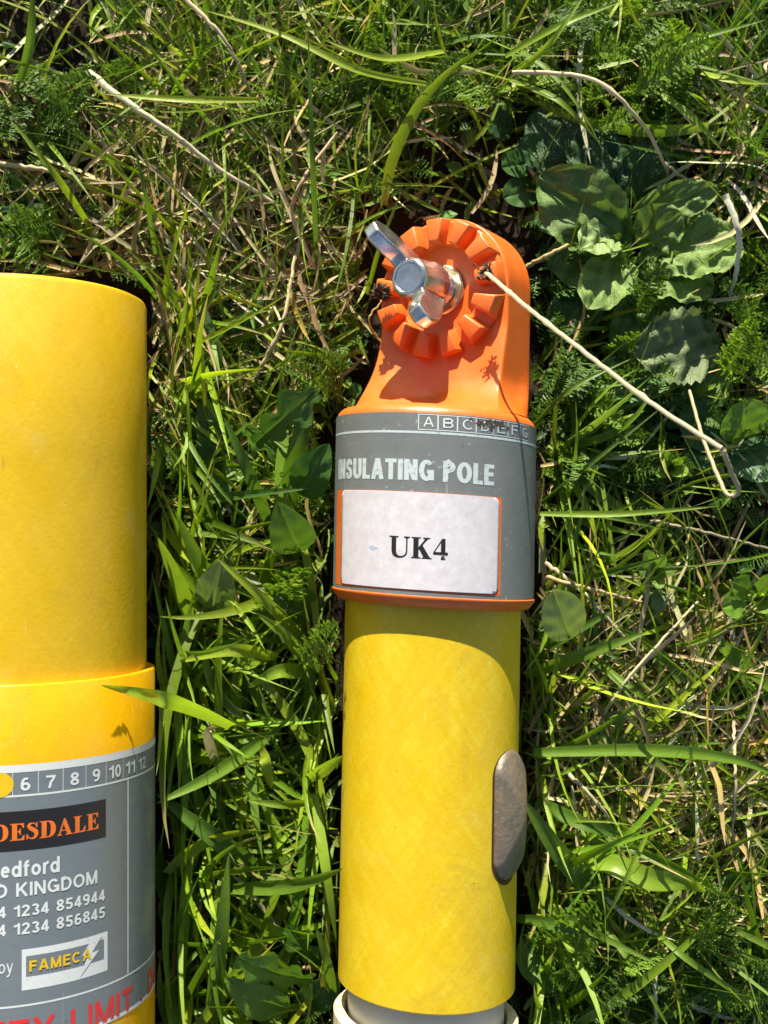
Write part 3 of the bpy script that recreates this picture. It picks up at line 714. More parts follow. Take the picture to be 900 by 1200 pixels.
GAPS = [(60, 60, 105, 110, .97), (60, 185, 75, 35, .85), (125, 250, 40, 30, .5), (520, 190, 80, 60, .5), (590, 240, 40, 50, .5), (700, 640, 80, 60, .75), (850, 640, 80, 50, .75), (840, 10, 80, 40, .6), (215, 950, 30, 120, .4), (640, 180, 80, 80, .85), (740, 260, 120, 90, .85), (790, 420, 80, 60, .7), (700, 470, 60, 50, .4), (330, 500, 50, 60, .35), (330, 620, 50, 50, .35)]   # bare dark spots and spots under broad weeds
def field(zones, base):
    zs = [(*mm(a, b), c*.00024, d*.00024, e) for a, b, c, d, e in zones]
    gaps = [(*mm(a, b), c*.00024, d*.00024, e) for a, b, c, d, e in GAPS]
    def f(x, y):
        v = np.full(x.shape, base)
        for cx, cy, sx, sy, wt in zs: v = v+wt*np.exp(-((x-cx)/sx)**2-((y-cy)/sy)**2)
        for cx, cy, sx, sy, wt in gaps: v = v*(1-wt*np.exp(-(((x-cx)/sx)**2+((y-cy)/sy)**2)**2))
        return np.clip(v, 0, 1)
    return f
XR, YR = (-.165, .165), (-.19, .205)
def scatter(n, f, xr=XR, yr=YR):
    x = rng.uniform(*xr, n*3); y = rng.uniform(*yr, n*3); k = rng.uniform(0, 1, n*3) < f(x, y)
    x, y = x[k][:n], y[k][:n]; return x, y
def blades(x, y, z0, az, daz, e0, e1, Ln, W, roll, fold=.35, segs=6, p=2.4, wob=.0):
    n = len(x); t = np.linspace(0, 1, segs+1); tm = (t[1:]+t[:-1])/2
    def d(tt):
        el = e0[:, None]+(e1-e0)[:, None]*tt; a = az[:, None]+daz[:, None]*tt
        return np.stack([np.cos(el)*np.cos(a), np.cos(el)*np.sin(a), np.sin(el)], -1)
    st_ = d(tm)
    if wob: st_ = st_+rng.normal(0, wob, st_.shape)
    step = st_*(Ln/segs)[:, None, None]
    pos = np.concatenate([np.zeros((n, 1, 3)), np.cumsum(step, 1)], 1)+np.stack([x, y, z0], -1)[:, None]
    tg = d(t); a = az[:, None]+daz[:, None]*t
    s = np.stack([np.sin(a), -np.cos(a), np.zeros_like(a)], -1); nn = np.cross(s, tg)
    cr, sr = np.cos(roll)[:, None, None], np.sin(roll)[:, None, None]
    s2 = s*cr+nn*sr; n2 = -s*sr+nn*cr
    wp = (.6+.4*np.clip(t/.3, 0, 1))*(1-t**p)+.02
    h = (W/2)[:, None, None]*wp[None, :, None]
    V = np.stack([pos-s2*h, pos-n2*h*fold, pos+s2*h], 2)
    return V          # n, segs+1, 3, 3
def quads_for(n, segs, c=3):
    b = np.arange(n)[:, None, None]*(segs+1)*c; i = np.arange(segs)[None, :, None]*c; j = np.arange(c-1)[None, None, :]
    a = b+i+j; return np.stack([a, a+1, a+c+1, a+c], -1).reshape(-1, 4)
def uv_for(V):
    n, s, c = V.shape[:3]; uv = np.zeros((n, s, c, 2)); uv[..., 0] = np.linspace(0, 1, c); uv[..., 1] = np.linspace(0, 1, s)[None, :, None]; return uv
def palette(n, cols, wts, jit=.18):
    cols = np.array(cols); k = rng.choice(len(cols), n, p=np.array(wts)/sum(wts)); c = cols[k]*rng.normal(1, jit, (n, 1))
    return np.clip(c*rng.normal(1, jit*.35, (n, 3)), .004, .95)
def grass_stuff(name, V, cols, m, label, tipcol=None, tipmix=.0):
    ok = dist_ok(V) & clear_ok(V) & (V[..., 2].reshape(len(V), -1).min(1) > -.004)
    V = V[ok]; cols = cols[ok]; n, s, c = V.shape[:3]
    C = np.repeat(np.repeat(cols[:, None, None], s, 1), c, 2)
    if tipcol is not None:
        t = np.linspace(0, 1, s)[None, :, None, None]; m_ = (rng.uniform(0, 1, (n, 1, 1, 1)) < tipmix)*np.clip((t-.72)/.2, 0, 1)
        C = C*(1-m_)+np.array(tipcol)*m_
        b_ = np.clip(1-t/.22, 0, 1)*.6; C = C*(1-b_)+np.array((.30, .33, .12))*b_*.8+C*b_*.2
    me = mesh_np(name, V, quads_for(n, s-1, c), cols=C, uvs=uv_for(V))
    return tag(link(name, me, m), label, None, None, 'stuff')
GREENS = [(.155, .255, .013), (.215, .32, .014), (.092, .17, .012), (.30, .38, .018), (.115, .20, .026)]
STRAWS = [(.52, .38, .19), (.60, .48, .28), (.38, .25, .115), (.24, .145, .06), (.64, .56, .40), (.52, .36, .07)]
U_ = lambda a, b, n: rng.uniform(a, b, n)

# dry thatch
fz = field([(230, 180, 130, 110, 1.1), (210, 280, 120, 60, .8), (240, 390, 80, 90, .75), (350, 330, 70, 90, .6), (330, 40, 120, 60, .35), (740, 790, 120, 90, 1), (790, 930, 140, 80, .9), (700, 900, 90, 90, .7), (850, 190, 60, 60, .45), (760, 1040, 130, 60, .4), (270, 640, 60, 60, .25)], .07)
x, y = scatter(7500, fz); n = len(x)
V = blades(x, y, U_(.001, .016, n), U_(0, 6.28, n), rng.normal(0, .5, n), rng.normal(.06, .16, n), rng.normal(-.06, .2, n), U_(.008, .042, n), U_(.0005, .0016, n), rng.normal(0, .6, n), .5, 5, 6, .08)
grass_stuff('dry_thatch', V, palette(n, STRAWS, [3, 2.5, 3, 2.5, 1.2, .7], .22), M_STRAW, 'dry straw thatch matted between the living grass')
# short crumbs of straw lying on the soil
x, y = scatter(7500, fz); n = len(x)
V = blades(x, y, U_(.001, .010, n), U_(0, 6.28, n), rng.normal(0, .6, n), rng.normal(.05, .25, n), rng.normal(0, .25, n), U_(.003, .011, n), U_(.0007, .0022, n), rng.normal(0, .7, n), .6, 3, 5, .12)
grass_stuff('straw_litter', V, palette(n, STRAWS, [2, 2.5, 3, 3, 1.5, .3], .25), M_STRAW, 'short bits of brown and pale litter on the soil')
# fine grass
fg = field([(360, 90, 170, 110, .8), (230, 200, 140, 110, .38), (420, 60, 110, 70, .7), (330, 360, 90, 90, .45), (770, 920, 150, 150, .5), (760, 1120, 160, 90, .75), (850, 130, 90, 100, .45), (640, 560, 60, 130, .25), (640, 40, 120, 60, .45), (290, 560, 90, 90, .5)], .10)
x, y = scatter(6000, fg); n = len(x)
az = np.where(rng.uniform(0, 1, n) < .5, rng.normal(1.75, .6, n), U_(0, 6.28, n))
V = blades(x, y, U_(.0, .006, n), az, rng.normal(0, .55, n), U_(.15, 1.05, n), U_(-.5, .5, n), U_(.018, .058, n), U_(.0004, .0014, n), rng.normal(0, .5, n), .4, 8, 2.6)
grass_stuff('fine_grass', V, 1.12*palette(n, GREENS, [3, 3, 2, 2.2, 1]), M_BLADE, 'fine narrow green lawn grass growing through the thatch', (.45, .33, .10), .22)
# short fine under-grass
fs = field([(330, 110, 190, 130, .5), (770, 900, 150, 170, .55), (290, 760, 110, 300, .8), (290, 480, 90, 120, .6), (650, 900, 70, 250, .6), (640, 560, 70, 130, .3)], .22)
x, y = scatter(8000, fs); n = len(x)
V = blades(x, y, U_(.0, .012, n), U_(0, 6.28, n), rng.normal(0, .7, n), U_(.0, 1.1, n), U_(-.6, .5, n), U_(.008, .024, n), U_(.0005, .0019, n), rng.normal(0, .6, n), .4, 5, 2.4)
grass_stuff('short_grass', V, palette(n, GREENS, [3, 3, 1.6, 2.4, 1]), M_BLADE, 'short tangled young grass filling the gaps in the mat', (.5, .38, .12), .2)
# broad grass
fb = field([(290, 800, 120, 150, .9), (290, 1040, 110, 180, 1.0), (320, 640, 90, 90, .5), (660, 840, 60, 130, .55), (650, 1050, 70, 120, .55), (820, 1080, 90, 110, .2), (270, 500, 60, 60, .25)], .012)
x, y = scatter(1250, fb); n = len(x)
V = blades(x, y, U_(.0, .020, n), U_(0, 6.28, n), rng.normal(0, .6, n), U_(.0, .8, n), U_(-.6, .25, n), U_(.025, .065, n), U_(.0018, .0042, n), rng.normal(0, .45, n), .3, 9, 2.4)
grass_stuff('broad_grass', V, 1.12*palette(n, GREENS, [3.2, 3, 2.4, 1.6, 1]), M_BLADE, 'broad lush green grass crowded between the poles', (.50, .40, .16), .12)
# taller blades pressed up along the sides of the poles
xs, ys = [], []
for px0, px1, py0, py1, cnt in ((186, 238, 350, 790, 190), (196, 245, 800, 1210, 170), (372, 400, 720, 1200, 70), (622, 650, 720, 1200, 80), (634, 660, 480, 700, 50)):
    for _ in range(cnt):
        p = P(random.uniform(px0, px1), random.uniform(py0, py1), .006); xs.append(p[0]); ys.append(p[1])
x, y = np.array(xs), np.array(ys); n = len(x)
V = blades(x, y, U_(.0, .010, n), U_(0, 6.28, n), rng.normal(0, .6, n), U_(.7, 1.35, n), U_(-.3, .7, n), U_(.024, .050, n), U_(.0008, .0028, n), rng.normal(0, .6, n), .35, 8, 2.4)
grass_stuff('side_grass', V, 1.12*palette(n, GREENS, [3, 3, 1.5, 2, 1]), M_BLADE, 'taller grass standing along the sides of the poles', (.50, .40, .16), .15)
# lawn further out, beyond the edge of the photograph
def ringf(x, y): return np.where((np.abs(x) > .15) | (y < -.175) | (y > .19), .8, 0.0)
x, y = scatter(6500, ringf, (-.5, .5), (-.5, .5)); n = len(x)
V = blades(x, y, np.zeros(n), U_(0, 6.28, n), rng.normal(0, .5, n), U_(.2, 1.0, n), U_(-.5, .4, n), U_(.03, .065, n), U_(.0015, .0045, n), rng.normal(0, .5, n), .3, 5, 2.4)
grass_stuff('outer_grass', V, palette(n, GREENS, [3, 3, 2, 2, 1]), M_BLADE, 'lawn grass around the edges of the patch', (.45, .33, .10), .2)

# little round leaves of ground cover
def leaflets(x, y, z, az, pit, Ln, W, roll, cup=.25):
    n = len(x); t = np.array([0, .22, .5, .78, 1.0]); wp = np.array([.12, .72, 1.0, .78, .10]); c = np.array([-1, 0, 1.0])
    d = np.stack([np.cos(pit)*np.cos(az), np.cos(pit)*np.sin(az), np.sin(pit)], -1); s = np.stack([np.sin(az), -np.cos(az), 0*az], -1); nn = np.cross(s, d)
    s2 = s*np.cos(roll)[:, None]+nn*np.sin(roll)[:, None]; n2 = np.cross(s2, d)
    V = np.stack([x, y, z], -1)[:, None, None]+d[:, None, None]*(Ln[:, None, None]*t[None, :, None])[..., None]
    h = (W/2)[:, None, None]*wp[None, :, None]*c[None, None, :]
    V = V+s2[:, None, None]*h[..., None]+n2[:, None, None]*((W*cup)[:, None, None]*(np.abs(c)[None, None, :]*wp[None, :, None]-.6*(t**2)[None, :, None]))[..., None]
    return V
fl = field([(300, 600, 90, 90, .8), (230, 680, 70, 80, .5), (360, 420, 60, 80, .5), (250, 350, 90, 60, .3), (420, 470, 40, 60, .5), (700, 250, 120, 100, .5), (860, 700, 70, 60, .5), (640, 480, 70, 90, .5), (780, 560, 120, 80, .45), (820, 1090, 90, 90, .5), (620, 1090, 70, 90, .5), (40, 250, 50, 40, .7), (60, 60, 80, 80, .25), (470, 200, 90, 60, .35), (300, 950, 100, 200, .35)], .12)
x, y = scatter(5200, fl); n = len(x)
V = leaflets(x, y, U_(.001, .010, n), U_(0, 6.28, n), rng.normal(.15, .45, n), U_(.0025, .0070, n), U_(.0018, .0048, n), rng.normal(0, .5, n))
grass_stuff('ground_cover', V, palette(n, [(.06, .15, .02), (.10, .21, .025), (.16, .27, .04), (.035, .09, .02), (.20, .22, .05)], [3, 3, 1.6, 2.2, .5]), M_LEAF, 'tiny round leaves of low weeds covering the soil')

# feathery fronds
def frond_mesh(name, seed, pairs=17, spikes=5, arch=.18, col=(.075, .19, .020), fat=1.0):
    rr = np.random.default_rng(seed); V, T, Cc = [], [], []
    def add(a, b, w_, cc, up):
        d = b-a; s = np.cross(d, up); s /= np.linalg.norm(s)+1e-9; k = len(V)
        m_ = a+d*.45
        V.extend([a-s*w_*.5, a+s*w_*.5, m_+s*w_*.8, b, m_-s*w_*.8]); Cc.extend([cc]*5)
        T.extend([(k, k+1, k+2), (k, k+2, k+4), (k+4, k+2, k+3)])
    bend = rr.uniform(-.25, .25)
    def spine(t): return np.array([bend*t*t, t, arch*math.sin(t*2.4)*.9])
    for i in range(8): add(spine(i/8), spine((i+1)/8+.02), .016, np.array(col)*1.15, np.array([0, 0, 1.]))
    for i in range(pairs):
        t = .10+.88*i/(pairs-1); ln = fat*(.20*math.sin(math.pi*min(1, .16+t*.80))**.8+.03)
        for s in (-1, 1):
            p = spine(t); a = R(rr.uniform(48, 66)); q = p+np.array([s*ln*math.sin(a), ln*math.cos(a), ln*rr.uniform(-.25, 1.0)])
            cc = np.array(col)*rr.uniform(.75, 1.35)
            add(p, q, .020, cc, np.array([0, 0, 1.]))
            for k in range(spikes):
                f = .25+.75*k/(spikes-1); b = p+(q-p)*f
                e = np.array([rr.uniform(-.4, .4)+s*.6, rr.uniform(.1, 1.0), rr.uniform(-.1, .9)]); e /= np.linalg.norm(e)
                add(b, b+e*ln*rr.uniform(.22, .40), .019, cc*rr.uniform(.9, 1.25), np.array([.3, .2, 1.]))
    return np.array(V), np.array(T), np.array(Cc)
FR = []
for k in range(6):
    cl = [(.095, .185, .022), (.165, .285, .024), (.062, .135, .022)][k % 3]
    FR.append(frond_mesh('frond', 40+k, 24+k % 3*2, 7, .12+.05*(k % 4), cl, .72+.16*(k % 3)))
FM = [mesh_np('feathery_frond', v, None, t, cols=c, uvs=np.zeros((len(v), 2))+.5) for v, t, c in FR]
for m_ in FM: m_.materials.append(M_FROND)
def place_frond(px0, py0, px1, py1, z0, z1, label, group, k=None, roll=0.0, fatten=1.0):
    a, b_ = P(px0, py0, z0), P(px1, py1, z1); d = Vector(b_-a); Ln = d.length; yv = d.normalized()
    xv_ = yv.cross(Vector((0, 0, 1))); xv_ = xv_.normalized() if xv_.length > 1e-4 else Vector((1, 0, 0)); zv = xv_.cross(yv)
    M_ = Matrix((xv_, yv, zv)).transposed().to_4x4() @ Matrix.Rotation(roll, 4, 'Y')
    o = bpy.data.objects.new('yarrow_frond', FM[k if k is not None else random.randrange(6)]); COL.objects.link(o)
    o.matrix_world = Matrix.Translation(Vector(a)) @ M_ @ Matrix.Diagonal((Ln*fatten, Ln, Ln*fatten, 1))
    return tag(o, label, 'plant', group)
# single fronds the photograph shows clearly
H_F = [(350, 778, 410, 745, .032, .042, 'small bright feathery frond leaning on the yellow tube below the orange rim'),
 (318, 725, 330, 650, .010, .030, 'upright feathery frond among broad blades between the poles'),
 (738, 112, 838, 70, .018, .030, 'large bright green feathery frond pointing up right in the top right'),
 (788, 78, 792, 12, .014, .030, 'upright feathery frond above the large bright one at top right'),
 (698, 150, 752, 143, .016, .026, 'short bright feathery frond above the dark broad leaves'),
 (845, 440, 903, 385, .014, .032, 'bright feathery frond at the right edge beside the toothed leaf'),
 (742, 372, 775, 310, .014, .026, 'feathery frond lying over the largest broad leaf'),
 (872, 390, 850, 330, .010, .024, 'dark feathery frond below the pale bent stub'),
 (620, 1110, 722, 1075, .012, .030, 'wide bright feathery frond right of the lower yellow tube'),
 (812, 1110, 828, 1035, .010, .028, 'dark feathery frond beside the twisted broad blade at lower right')]
for a in H_F: place_frond(a[0], a[1], a[2], a[3], a[4], a[5], a[6], None, 4 if 'bright' in a[6] else None, random.uniform(-.3, .3), 1.25 if 'wide' in a[6] or 'small' in a[6] else 1.05)  # 'bright' fronds get the lighter mesh, sunlit look put into leaf colour
USED = set()
CL = [('in the dark top left corner', 'fronds in the top left corner', (55, 120, 70, 75), 15),
 ('beside the tiny clover at the left edge', 'fronds at the left edge', (25, 295, 30, 30), 5),
 ('in the grass above the wing nut', 'fronds above the wing nut', (450, 130, 80, 65), 14),
 ('in the shade along the top right', 'fronds along the top right', (735, 70, 120, 60), 22),
 ('in the weeds right of the orange head', 'fronds right of the orange head', (690, 430, 65, 120), 24),
 ('at the right edge near the bent straw', 'fronds at the right edge', (875, 330, 40, 120), 8),
 ('left of the grey label band', 'fronds left of the grey label', (395, 460, 25, 45), 5),
 ('in the bottom right corner', 'fronds in the bottom right corner', (740, 1150, 130, 50), 26)]
for lab_, grp, (cx, cy, rx, ry), cnt in CL:
    done = 0
    for _ in range(cnt*12):
        if done >= cnt: break
        px, py = random.gauss(cx, rx*.7), random.gauss(cy, ry*.7); a = random.uniform(0, 6.28); ln = random.uniform(40, 85)
        z0 = random.uniform(.004, .012); z1 = z0+random.uniform(.002, .016)
        tip = (px+ln*math.cos(a), py-ln*math.sin(a))
        T_ = np.array([[P(px+(tip[0]-px)*f, py+(tip[1]-py)*f, z0+(z1-z0)*f) for f in np.linspace(0, 1, 6)]])
        if not (dist_ok(T_, .004)[0] and clear_ok(T_)[0]): continue
        k = random.randrange(6) if 'dark top left' not in lab_ else random.choice((0, 2, 5)); dr = ['right', 'up right', 'up', 'up left', 'left', 'down left', 'down', 'down right'][int(round(a/(math.pi/4))) % 8]  # top left corner: duller meshes only, its shade put into frond colour
        l2 = f"{'long' if ln > 68 else 'short' if ln < 53 else 'mid sized'} {['mid green', 'bright', 'dark'][k % 3]} feathery frond pointing {dr} {lab_}".replace('mid sized mid green', 'mid sized').replace('in the weeds ', '')
        if l2 in USED: continue
        USED.add(l2); place_frond(px, py, *tip, z0, z1, l2, grp, k, random.uniform(-.6, .6)); done += 1
# moss: small short feathery shoots, too many to count
fm = field([(50, 120, 80, 90, .9), (20, 290, 50, 40, .9), (440, 130, 90, 70, .8), (660, 70, 110, 80, .8), (800, 110, 120, 90, .8), (660, 400, 60, 150, .8), (720, 520, 90, 70, .7), (880, 380, 60, 120, .8), (400, 470, 50, 60, .7), (680, 1110, 110, 70, .9), (820, 1140, 100, 80, .9), (230, 400, 90, 90, .3), (330, 560, 80, 120, .3), (880, 980, 60, 100, .5)], .10)
x, y = scatter(1500, fm); n = len(x); VV, TT, CC = [], [], []; off = 0
lite = [frond_mesh('m', 90+k, 12, 4, .2, (.07, .155, .02), 1.0) for k in range(4)]
cent = np.stack([x, y, np.full(n, .012)], -1)[:, None]
okc = dist_ok(cent, .006) & clear_ok(cent)
for q in range(n):
    if not okc[q]: continue
    v, t, c = lite[q % 4]; a = random.uniform(0, 6.28); pt = random.uniform(.0, 1.1); s_ = random.uniform(.007, .015)
    ca, sa, cp, sp_ = math.cos(a), math.sin(a), math.cos(pt), math.sin(pt)
    vx, vy, vz = v[:, 0]*s_, v[:, 1]*s_, v[:, 2]*s_
    y2, z2 = vy*cp-vz*sp_, vy*sp_+vz*cp
    w_ = np.stack([vx*ca-y2*sa+x[q], vx*sa+y2*ca+y[q], z2+random.uniform(.001, .009)], -1)
    VV.append(w_); TT.append(t+off); CC.append(c*random.uniform(.6, 1.5)); off += len(v)
VV = np.concatenate(VV)
tag(link('moss', mesh_np('moss', VV, None, np.concatenate(TT), cols=np.concatenate(CC), uvs=np.zeros((len(VV), 2))+.5), M_FROND), 'moss and short feathery shoots over the soil', None, None, 'stuff')

# ---------------------------------------------------------------- single blades, stalks and leaves
def strip(pts, Wm, roll=0.0, fold=.25, segs=18, p=2.6, rolls=None, base=.6, across=5):
    pts = np.array(pts); t = np.linspace(0, 1, segs+1); C = np.array([catmull(pts, u*(len(pts)-1)) for u in t])
    T = np.gradient(C, axis=0); T /= np.linalg.norm(T, axis=1)[:, None]
    S = np.cross(T, [0, 0, 1.0]); S /= np.linalg.norm(S, axis=1)[:, None]+1e-9; Nn = np.cross(S, T)
    r = np.linspace(*(rolls or (roll, roll)), segs+1)[:, None]
    S2 = S*np.cos(r)+Nn*np.sin(r); N2 = -S*np.sin(r)+Nn*np.cos(r)
    wp = (base+(1-base)*np.clip(t/.35, 0, 1))*(1-t**p)+.02
    c = np.linspace(-1, 1, across)
    V = C[:, None]+S2[:, None]*(c[None, :]*(wp*Wm/2)[:, None])[..., None]+N2[:, None]*((np.abs(c)[None, :]-1)*fold*(wp*Wm/2)[:, None])[..., None]
    return V[None]
def one(name, V, col, m, label, cat, parent=None, loc=None, grade=None, group=None):
    n, s, c = V.shape[:3]; C = np.zeros((n, s, c, 3))+np.array(col); t = np.linspace(0, 1, s)[None, :, None, None]
    if grade is not None: C = C*(1-np.clip((t-grade[1])/(grade[2]-grade[1]), 0, 1))+np.array(grade[0])*np.clip((t-grade[1])/(grade[2]-grade[1]), 0, 1)
    if loc is None: loc = V[0, 0].mean(0)
    me = mesh_np(name, V-loc, quads_for(n, s-1, c), cols=C, uvs=uv_for(V))
    o = link(name, me, m, parent, None if parent else loc)
    if label: tag(o, label, cat, group)
    return o
LB, MG, DG, YG = (.235, .35, .028), (.16, .275, .025), (.10, .195, .024), (.31, .40, .03)
sz = lambda px, py, e=.0012: LP.world(*LP.hit(px, py, S2), S2)[2]+e
HB = [  # photo points base -> tip with heights, width px, colour, roll, label
 ([(272, 852, .034), (232, 834, .058), (192, 820, .0745), (157, 811, sz(157, 811, .0055)), (118, 803, sz(118, 803, .0025))], 19, LB, .1, 'bright grass blade whose tip lies across the amber sleeve'),
 ([(230, 748, .010), (212, 690, .024), (185, 630, .036)], 22, LB, .2, 'upright yellow green blade beside the thick pole, pointing up left'),
 ([(285, 745, .008), (245, 680, .022), (205, 600, .034)], 24, MG, -.3, 'broad mid green blade leaning up left behind the yellow green one'),
 ([(368, 762, .014), (315, 708, .030), (255, 655, .034)], 15, YG, .3, 'slender bright blade slanting up left beside the grey label'),
 ([(378, 800, .012), (340, 750, .026), (300, 718, .030)], 16, LB, -.25, 'short bright blade just below the slender slanting one'),
 ([(325, 770, .020), (270, 762, .030), (208, 776, .028)], 17, YG, .35, 'yellow green blade lying level above the amber sleeve'),
 ([(372, 792, .014), (330, 786, .026), (290, 806, .024)], 19, LB, -.3, 'short level blade with its tip pointing left, right of the amber sleeve'),
 ([(336, 612, .010), (348, 530, .026), (368, 452, .034)], 27, DG, .1, 'broad dark green upright blade left of the words on the grey band'),
 ([(320, 625, .010), (292, 555, .026), (262, 488, .030)], 17, DG, .3, 'dark green blade leaning left of the broad upright one'),
 ([(318, 860, .020), (255, 905, .030), (183, 942, .034)], 17, MG, .4, 'blade reaching down left to touch the edge of the grey maker label'),
 ([(322, 1038, .010), (255, 985, .024), (183, 930, .022)], 26, DG, .2, 'broad dark blade slanting from the maker label down right'),
 ([(245, 1215, .012), (258, 1110, .030), (269, 998, .034)], 20, MG, -.2, 'tall pale green blade standing at the bottom between the poles'),
 ([(272, 1042, .020), (345, 1038, .030), (402, 1018, .040)], 18, MG, .3, 'level blade whose thin tip curls onto the lower yellow tube'),
 ([(368, 930, .022), (382, 1020, .030), (394, 1102, .026)], 13, LB, .2, 'narrow pale blade hanging down close to the lower yellow tube'),
 ([(370, 940, .022), (330, 943, .030), (290, 938, .028)], 11, LB, .4, 'small level blade meeting the top of the narrow hanging one'),
 ([(358, 915, .018), (380, 902, .034), (401, 886, .042)], 17, LB, -.3, 'short blade pointing up right at the edge of the yellow tube'),
 ([(392, 1180, .012), (384, 1130, .026), (370, 1085, .030)], 13, MG, .3, 'short upright blade beside the bottom end of the yellow tube'),
 ([(300, 870, .012), (310, 890, .03), (318, 925, .024)], 16, YG, -.2, 'short bright blade hanging in the middle between the poles'),
 ([(632, 602, .026), (730, 602, .032), (842, 593, .030)], 8, LB, .2, 'long thin level blade right of the UK4 sticker'),
 ([(615, 792, .014), (690, 765, .026), (758, 741, .028)], 17, MG, -.3, 'blade pointing up right below the orange rim'),
 ([(618, 772, .012), (670, 742, .022), (727, 711, .024)], 13, DG, .2, 'dull green blade just above the one pointing up right'),
 ([(688, 768, .012), (735, 802, .022), (776, 836, .022)], 8, MG, .3, 'thin blade slanting down right over the straw patch'),
 ([(625, 882, .020), (760, 879, .026), (860, 890, .024), (925, 915, .02)], 16, MG, .15, 'long level blade running right from above the latch button'),
 ([(716, 1065, .010), (660, 1005, .024), (612, 935, .030)], 27, MG, .15, 'very broad pale blade behind the latch button'),
 ([(628, 938, .014), (685, 966, .024), (738, 982, .022)], 18, DG, .3, 'dark blade lying across the top of the very broad pale one'),
 ([(606, 1076, .020), (650, 1084, .028), (702, 1107, .026)], 14, DG, .3, 'dark blade pointing down right from the yellow tube near its end'),
 ([(758, 978, .030), (735, 1028, .032), (708, 1080, .028)], 8, LB, .3, 'thin pale blade crossing in front of the twisted broad blade'),
 ([(752, 1075, .014), (800, 1120, .028), (868, 1168, .024), (880, 1190, .02)], 8, MG, .2, 'long thin blade curving down to the bottom right corner'),
 ([(690, 1060, .012), (740, 1130, .024), (790, 1215, .024)], 8, MG, -.2, 'thin blade slanting down from the very broad pale one'),
 ([(305, 117, .026), (210, 116, .032), (120, 110, .030)], 9, YG, .2, 'bright level blade crossing the pale stalk at top left'),
 ([(112, 276, .012), (65, 205, .028), (12, 140, .032)], 9, LB, .2, 'thin bright blade slanting up left above the thick pole'),
 ([(18, 112, .010), (35, 50, .024), (38, -12, .03)], 15, MG, .3, 'wide blade standing in the dark top left corner'),
 ([(500, 98, .026), (420, 82, .034), (330, 40, .034), (240, 12, .03)], 9, YG, .2, 'long bright blade sweeping across the top to the left'),
 ([(372, 320, .010), (366, 180, .034), (361, 38, .04)], 7, DG, .2, 'long upright dark blade left of the wing nut'),
 ([(184, 312, .010), (172, 235, .028), (153, 152, .034)], 6, DG, .2, 'thin upright dark blade above the rim of the thick pole'),
 ([(520, 60, .022), (450, 68, .030), (378, 46, .032)], 9, YG, -.2, 'bright arched blade at the top centre'),
 ([(592, 66, .024), (655, 30, .032), (725, 3, .03)], 9, LB, .2, 'bright blade rising to the right along the top edge'),
 ([(606, 84, .022), (645, 50, .034), (685, -6, .036)], 8, LB, -.2, 'bright blade crossing the rising one at the top edge'),
 ([(598, 94, .020), (655, 118, .030), (701, 166, .026)], 8, LB, .2, 'thin arched blade pointing down right over the dark leaves'),
 ([(748, 66, .020), (820, 44, .028), (898, 23, .026)], 8, MG, .2, 'thin level blade near the top right corner'),
 ([(774, 110, .020), (812, 138, .026), (848, 178, .022)], 9, LB, -.2, 'short pale blade pointing down right beside the big frond'),
 ([(822, 85, .020), (860, 94, .026), (910, 98, .024)], 9, YG, .2, 'bright level blade at the right edge near the big frond'),
 ([(430, 345, .012), (445, 290, .024), (470, 225, .03)], 6, MG, .2, 'thin blade standing behind the wing nut'),
 ([(624, 500, .02), (670, 455, .028), (740, 420, .026)], 7, MG, .2, 'thin blade passing under the bent straw'),
 ([(634, 590, .014), (690, 545, .026), (772, 480, .028)], 7, DG, .2, 'second thin blade below the bent straw, slanting up right'),
]
for pts, wpx, c, roll, lab_ in HB:
    V = strip([P(*p) for p in pts], wpx*.225e-3, roll, .28, 20, 2.6, (roll, -roll*.6))
    cj = np.array(c)*random.uniform(.85, 1.15)
    one('grass_blade', V, cj, M_BLADE, lab_, 'grass blade', grade=((.42, .40, .12), .88, 1.0) if random.random() < .4 else None)
# twisted broad blade
V = strip([P(*p) for p in [(670, 1005, .014), (715, 1012, .024), (760, 1030, .027), (805, 1035, .026), (826, 1046, .022)]], 27*.23e-3, 0, .3, 26, 3.5, (.9, -.6))
one('grass_blade', V, LB, M_BLADE, 'twisted broad yellow green blade over the litter at lower right', 'grass blade')
# curled dry leaf
V = strip([P(*p) for p in [(258, 905, .014), (248, 880, .026), (244, 858, .034), (256, 852, .030)]], 14*.22e-3, 0, .6, 16, 3, (.5, -.5))
one('dry_leaf', V, (.52, .46, .26), M_STRAW, 'curled tan dead leaf beside the amber sleeve', 'leaf')

def tube(pts, rad, n=8, segs=40, tip=.5, knots=(), wob=0.0, seed=0):
    rr = np.random.default_rng(seed)
    pts = np.array(pts); t = np.linspace(0, 1, segs+1); C = np.array([catmull(pts, u*(len(pts)-1)) for u in t]); C += rr.normal(0, wob, C.shape) if wob else 0
    T = np.gradient(C, axis=0); T /= np.linalg.norm(T, axis=1)[:, None]+1e-9
    S = np.cross(T, [.13, .21, 1.0]); S /= np.linalg.norm(S, axis=1)[:, None]; Nn = np.cross(S, T)
    r = rad*(1-(1-tip)*t)
    for k in knots: r = r*(1+.45*np.exp(-((t-k)/.012)**2))
    a = np.linspace(0, 2*math.pi, n+1)
    rip = 1+.10*np.cos(a*3)
    return (C[:, None]+(S[:, None]*np.cos(a)[None, :, None]+Nn[:, None]*np.sin(a)[None, :, None])*(r[:, None]*rip[None])[..., None])[None]
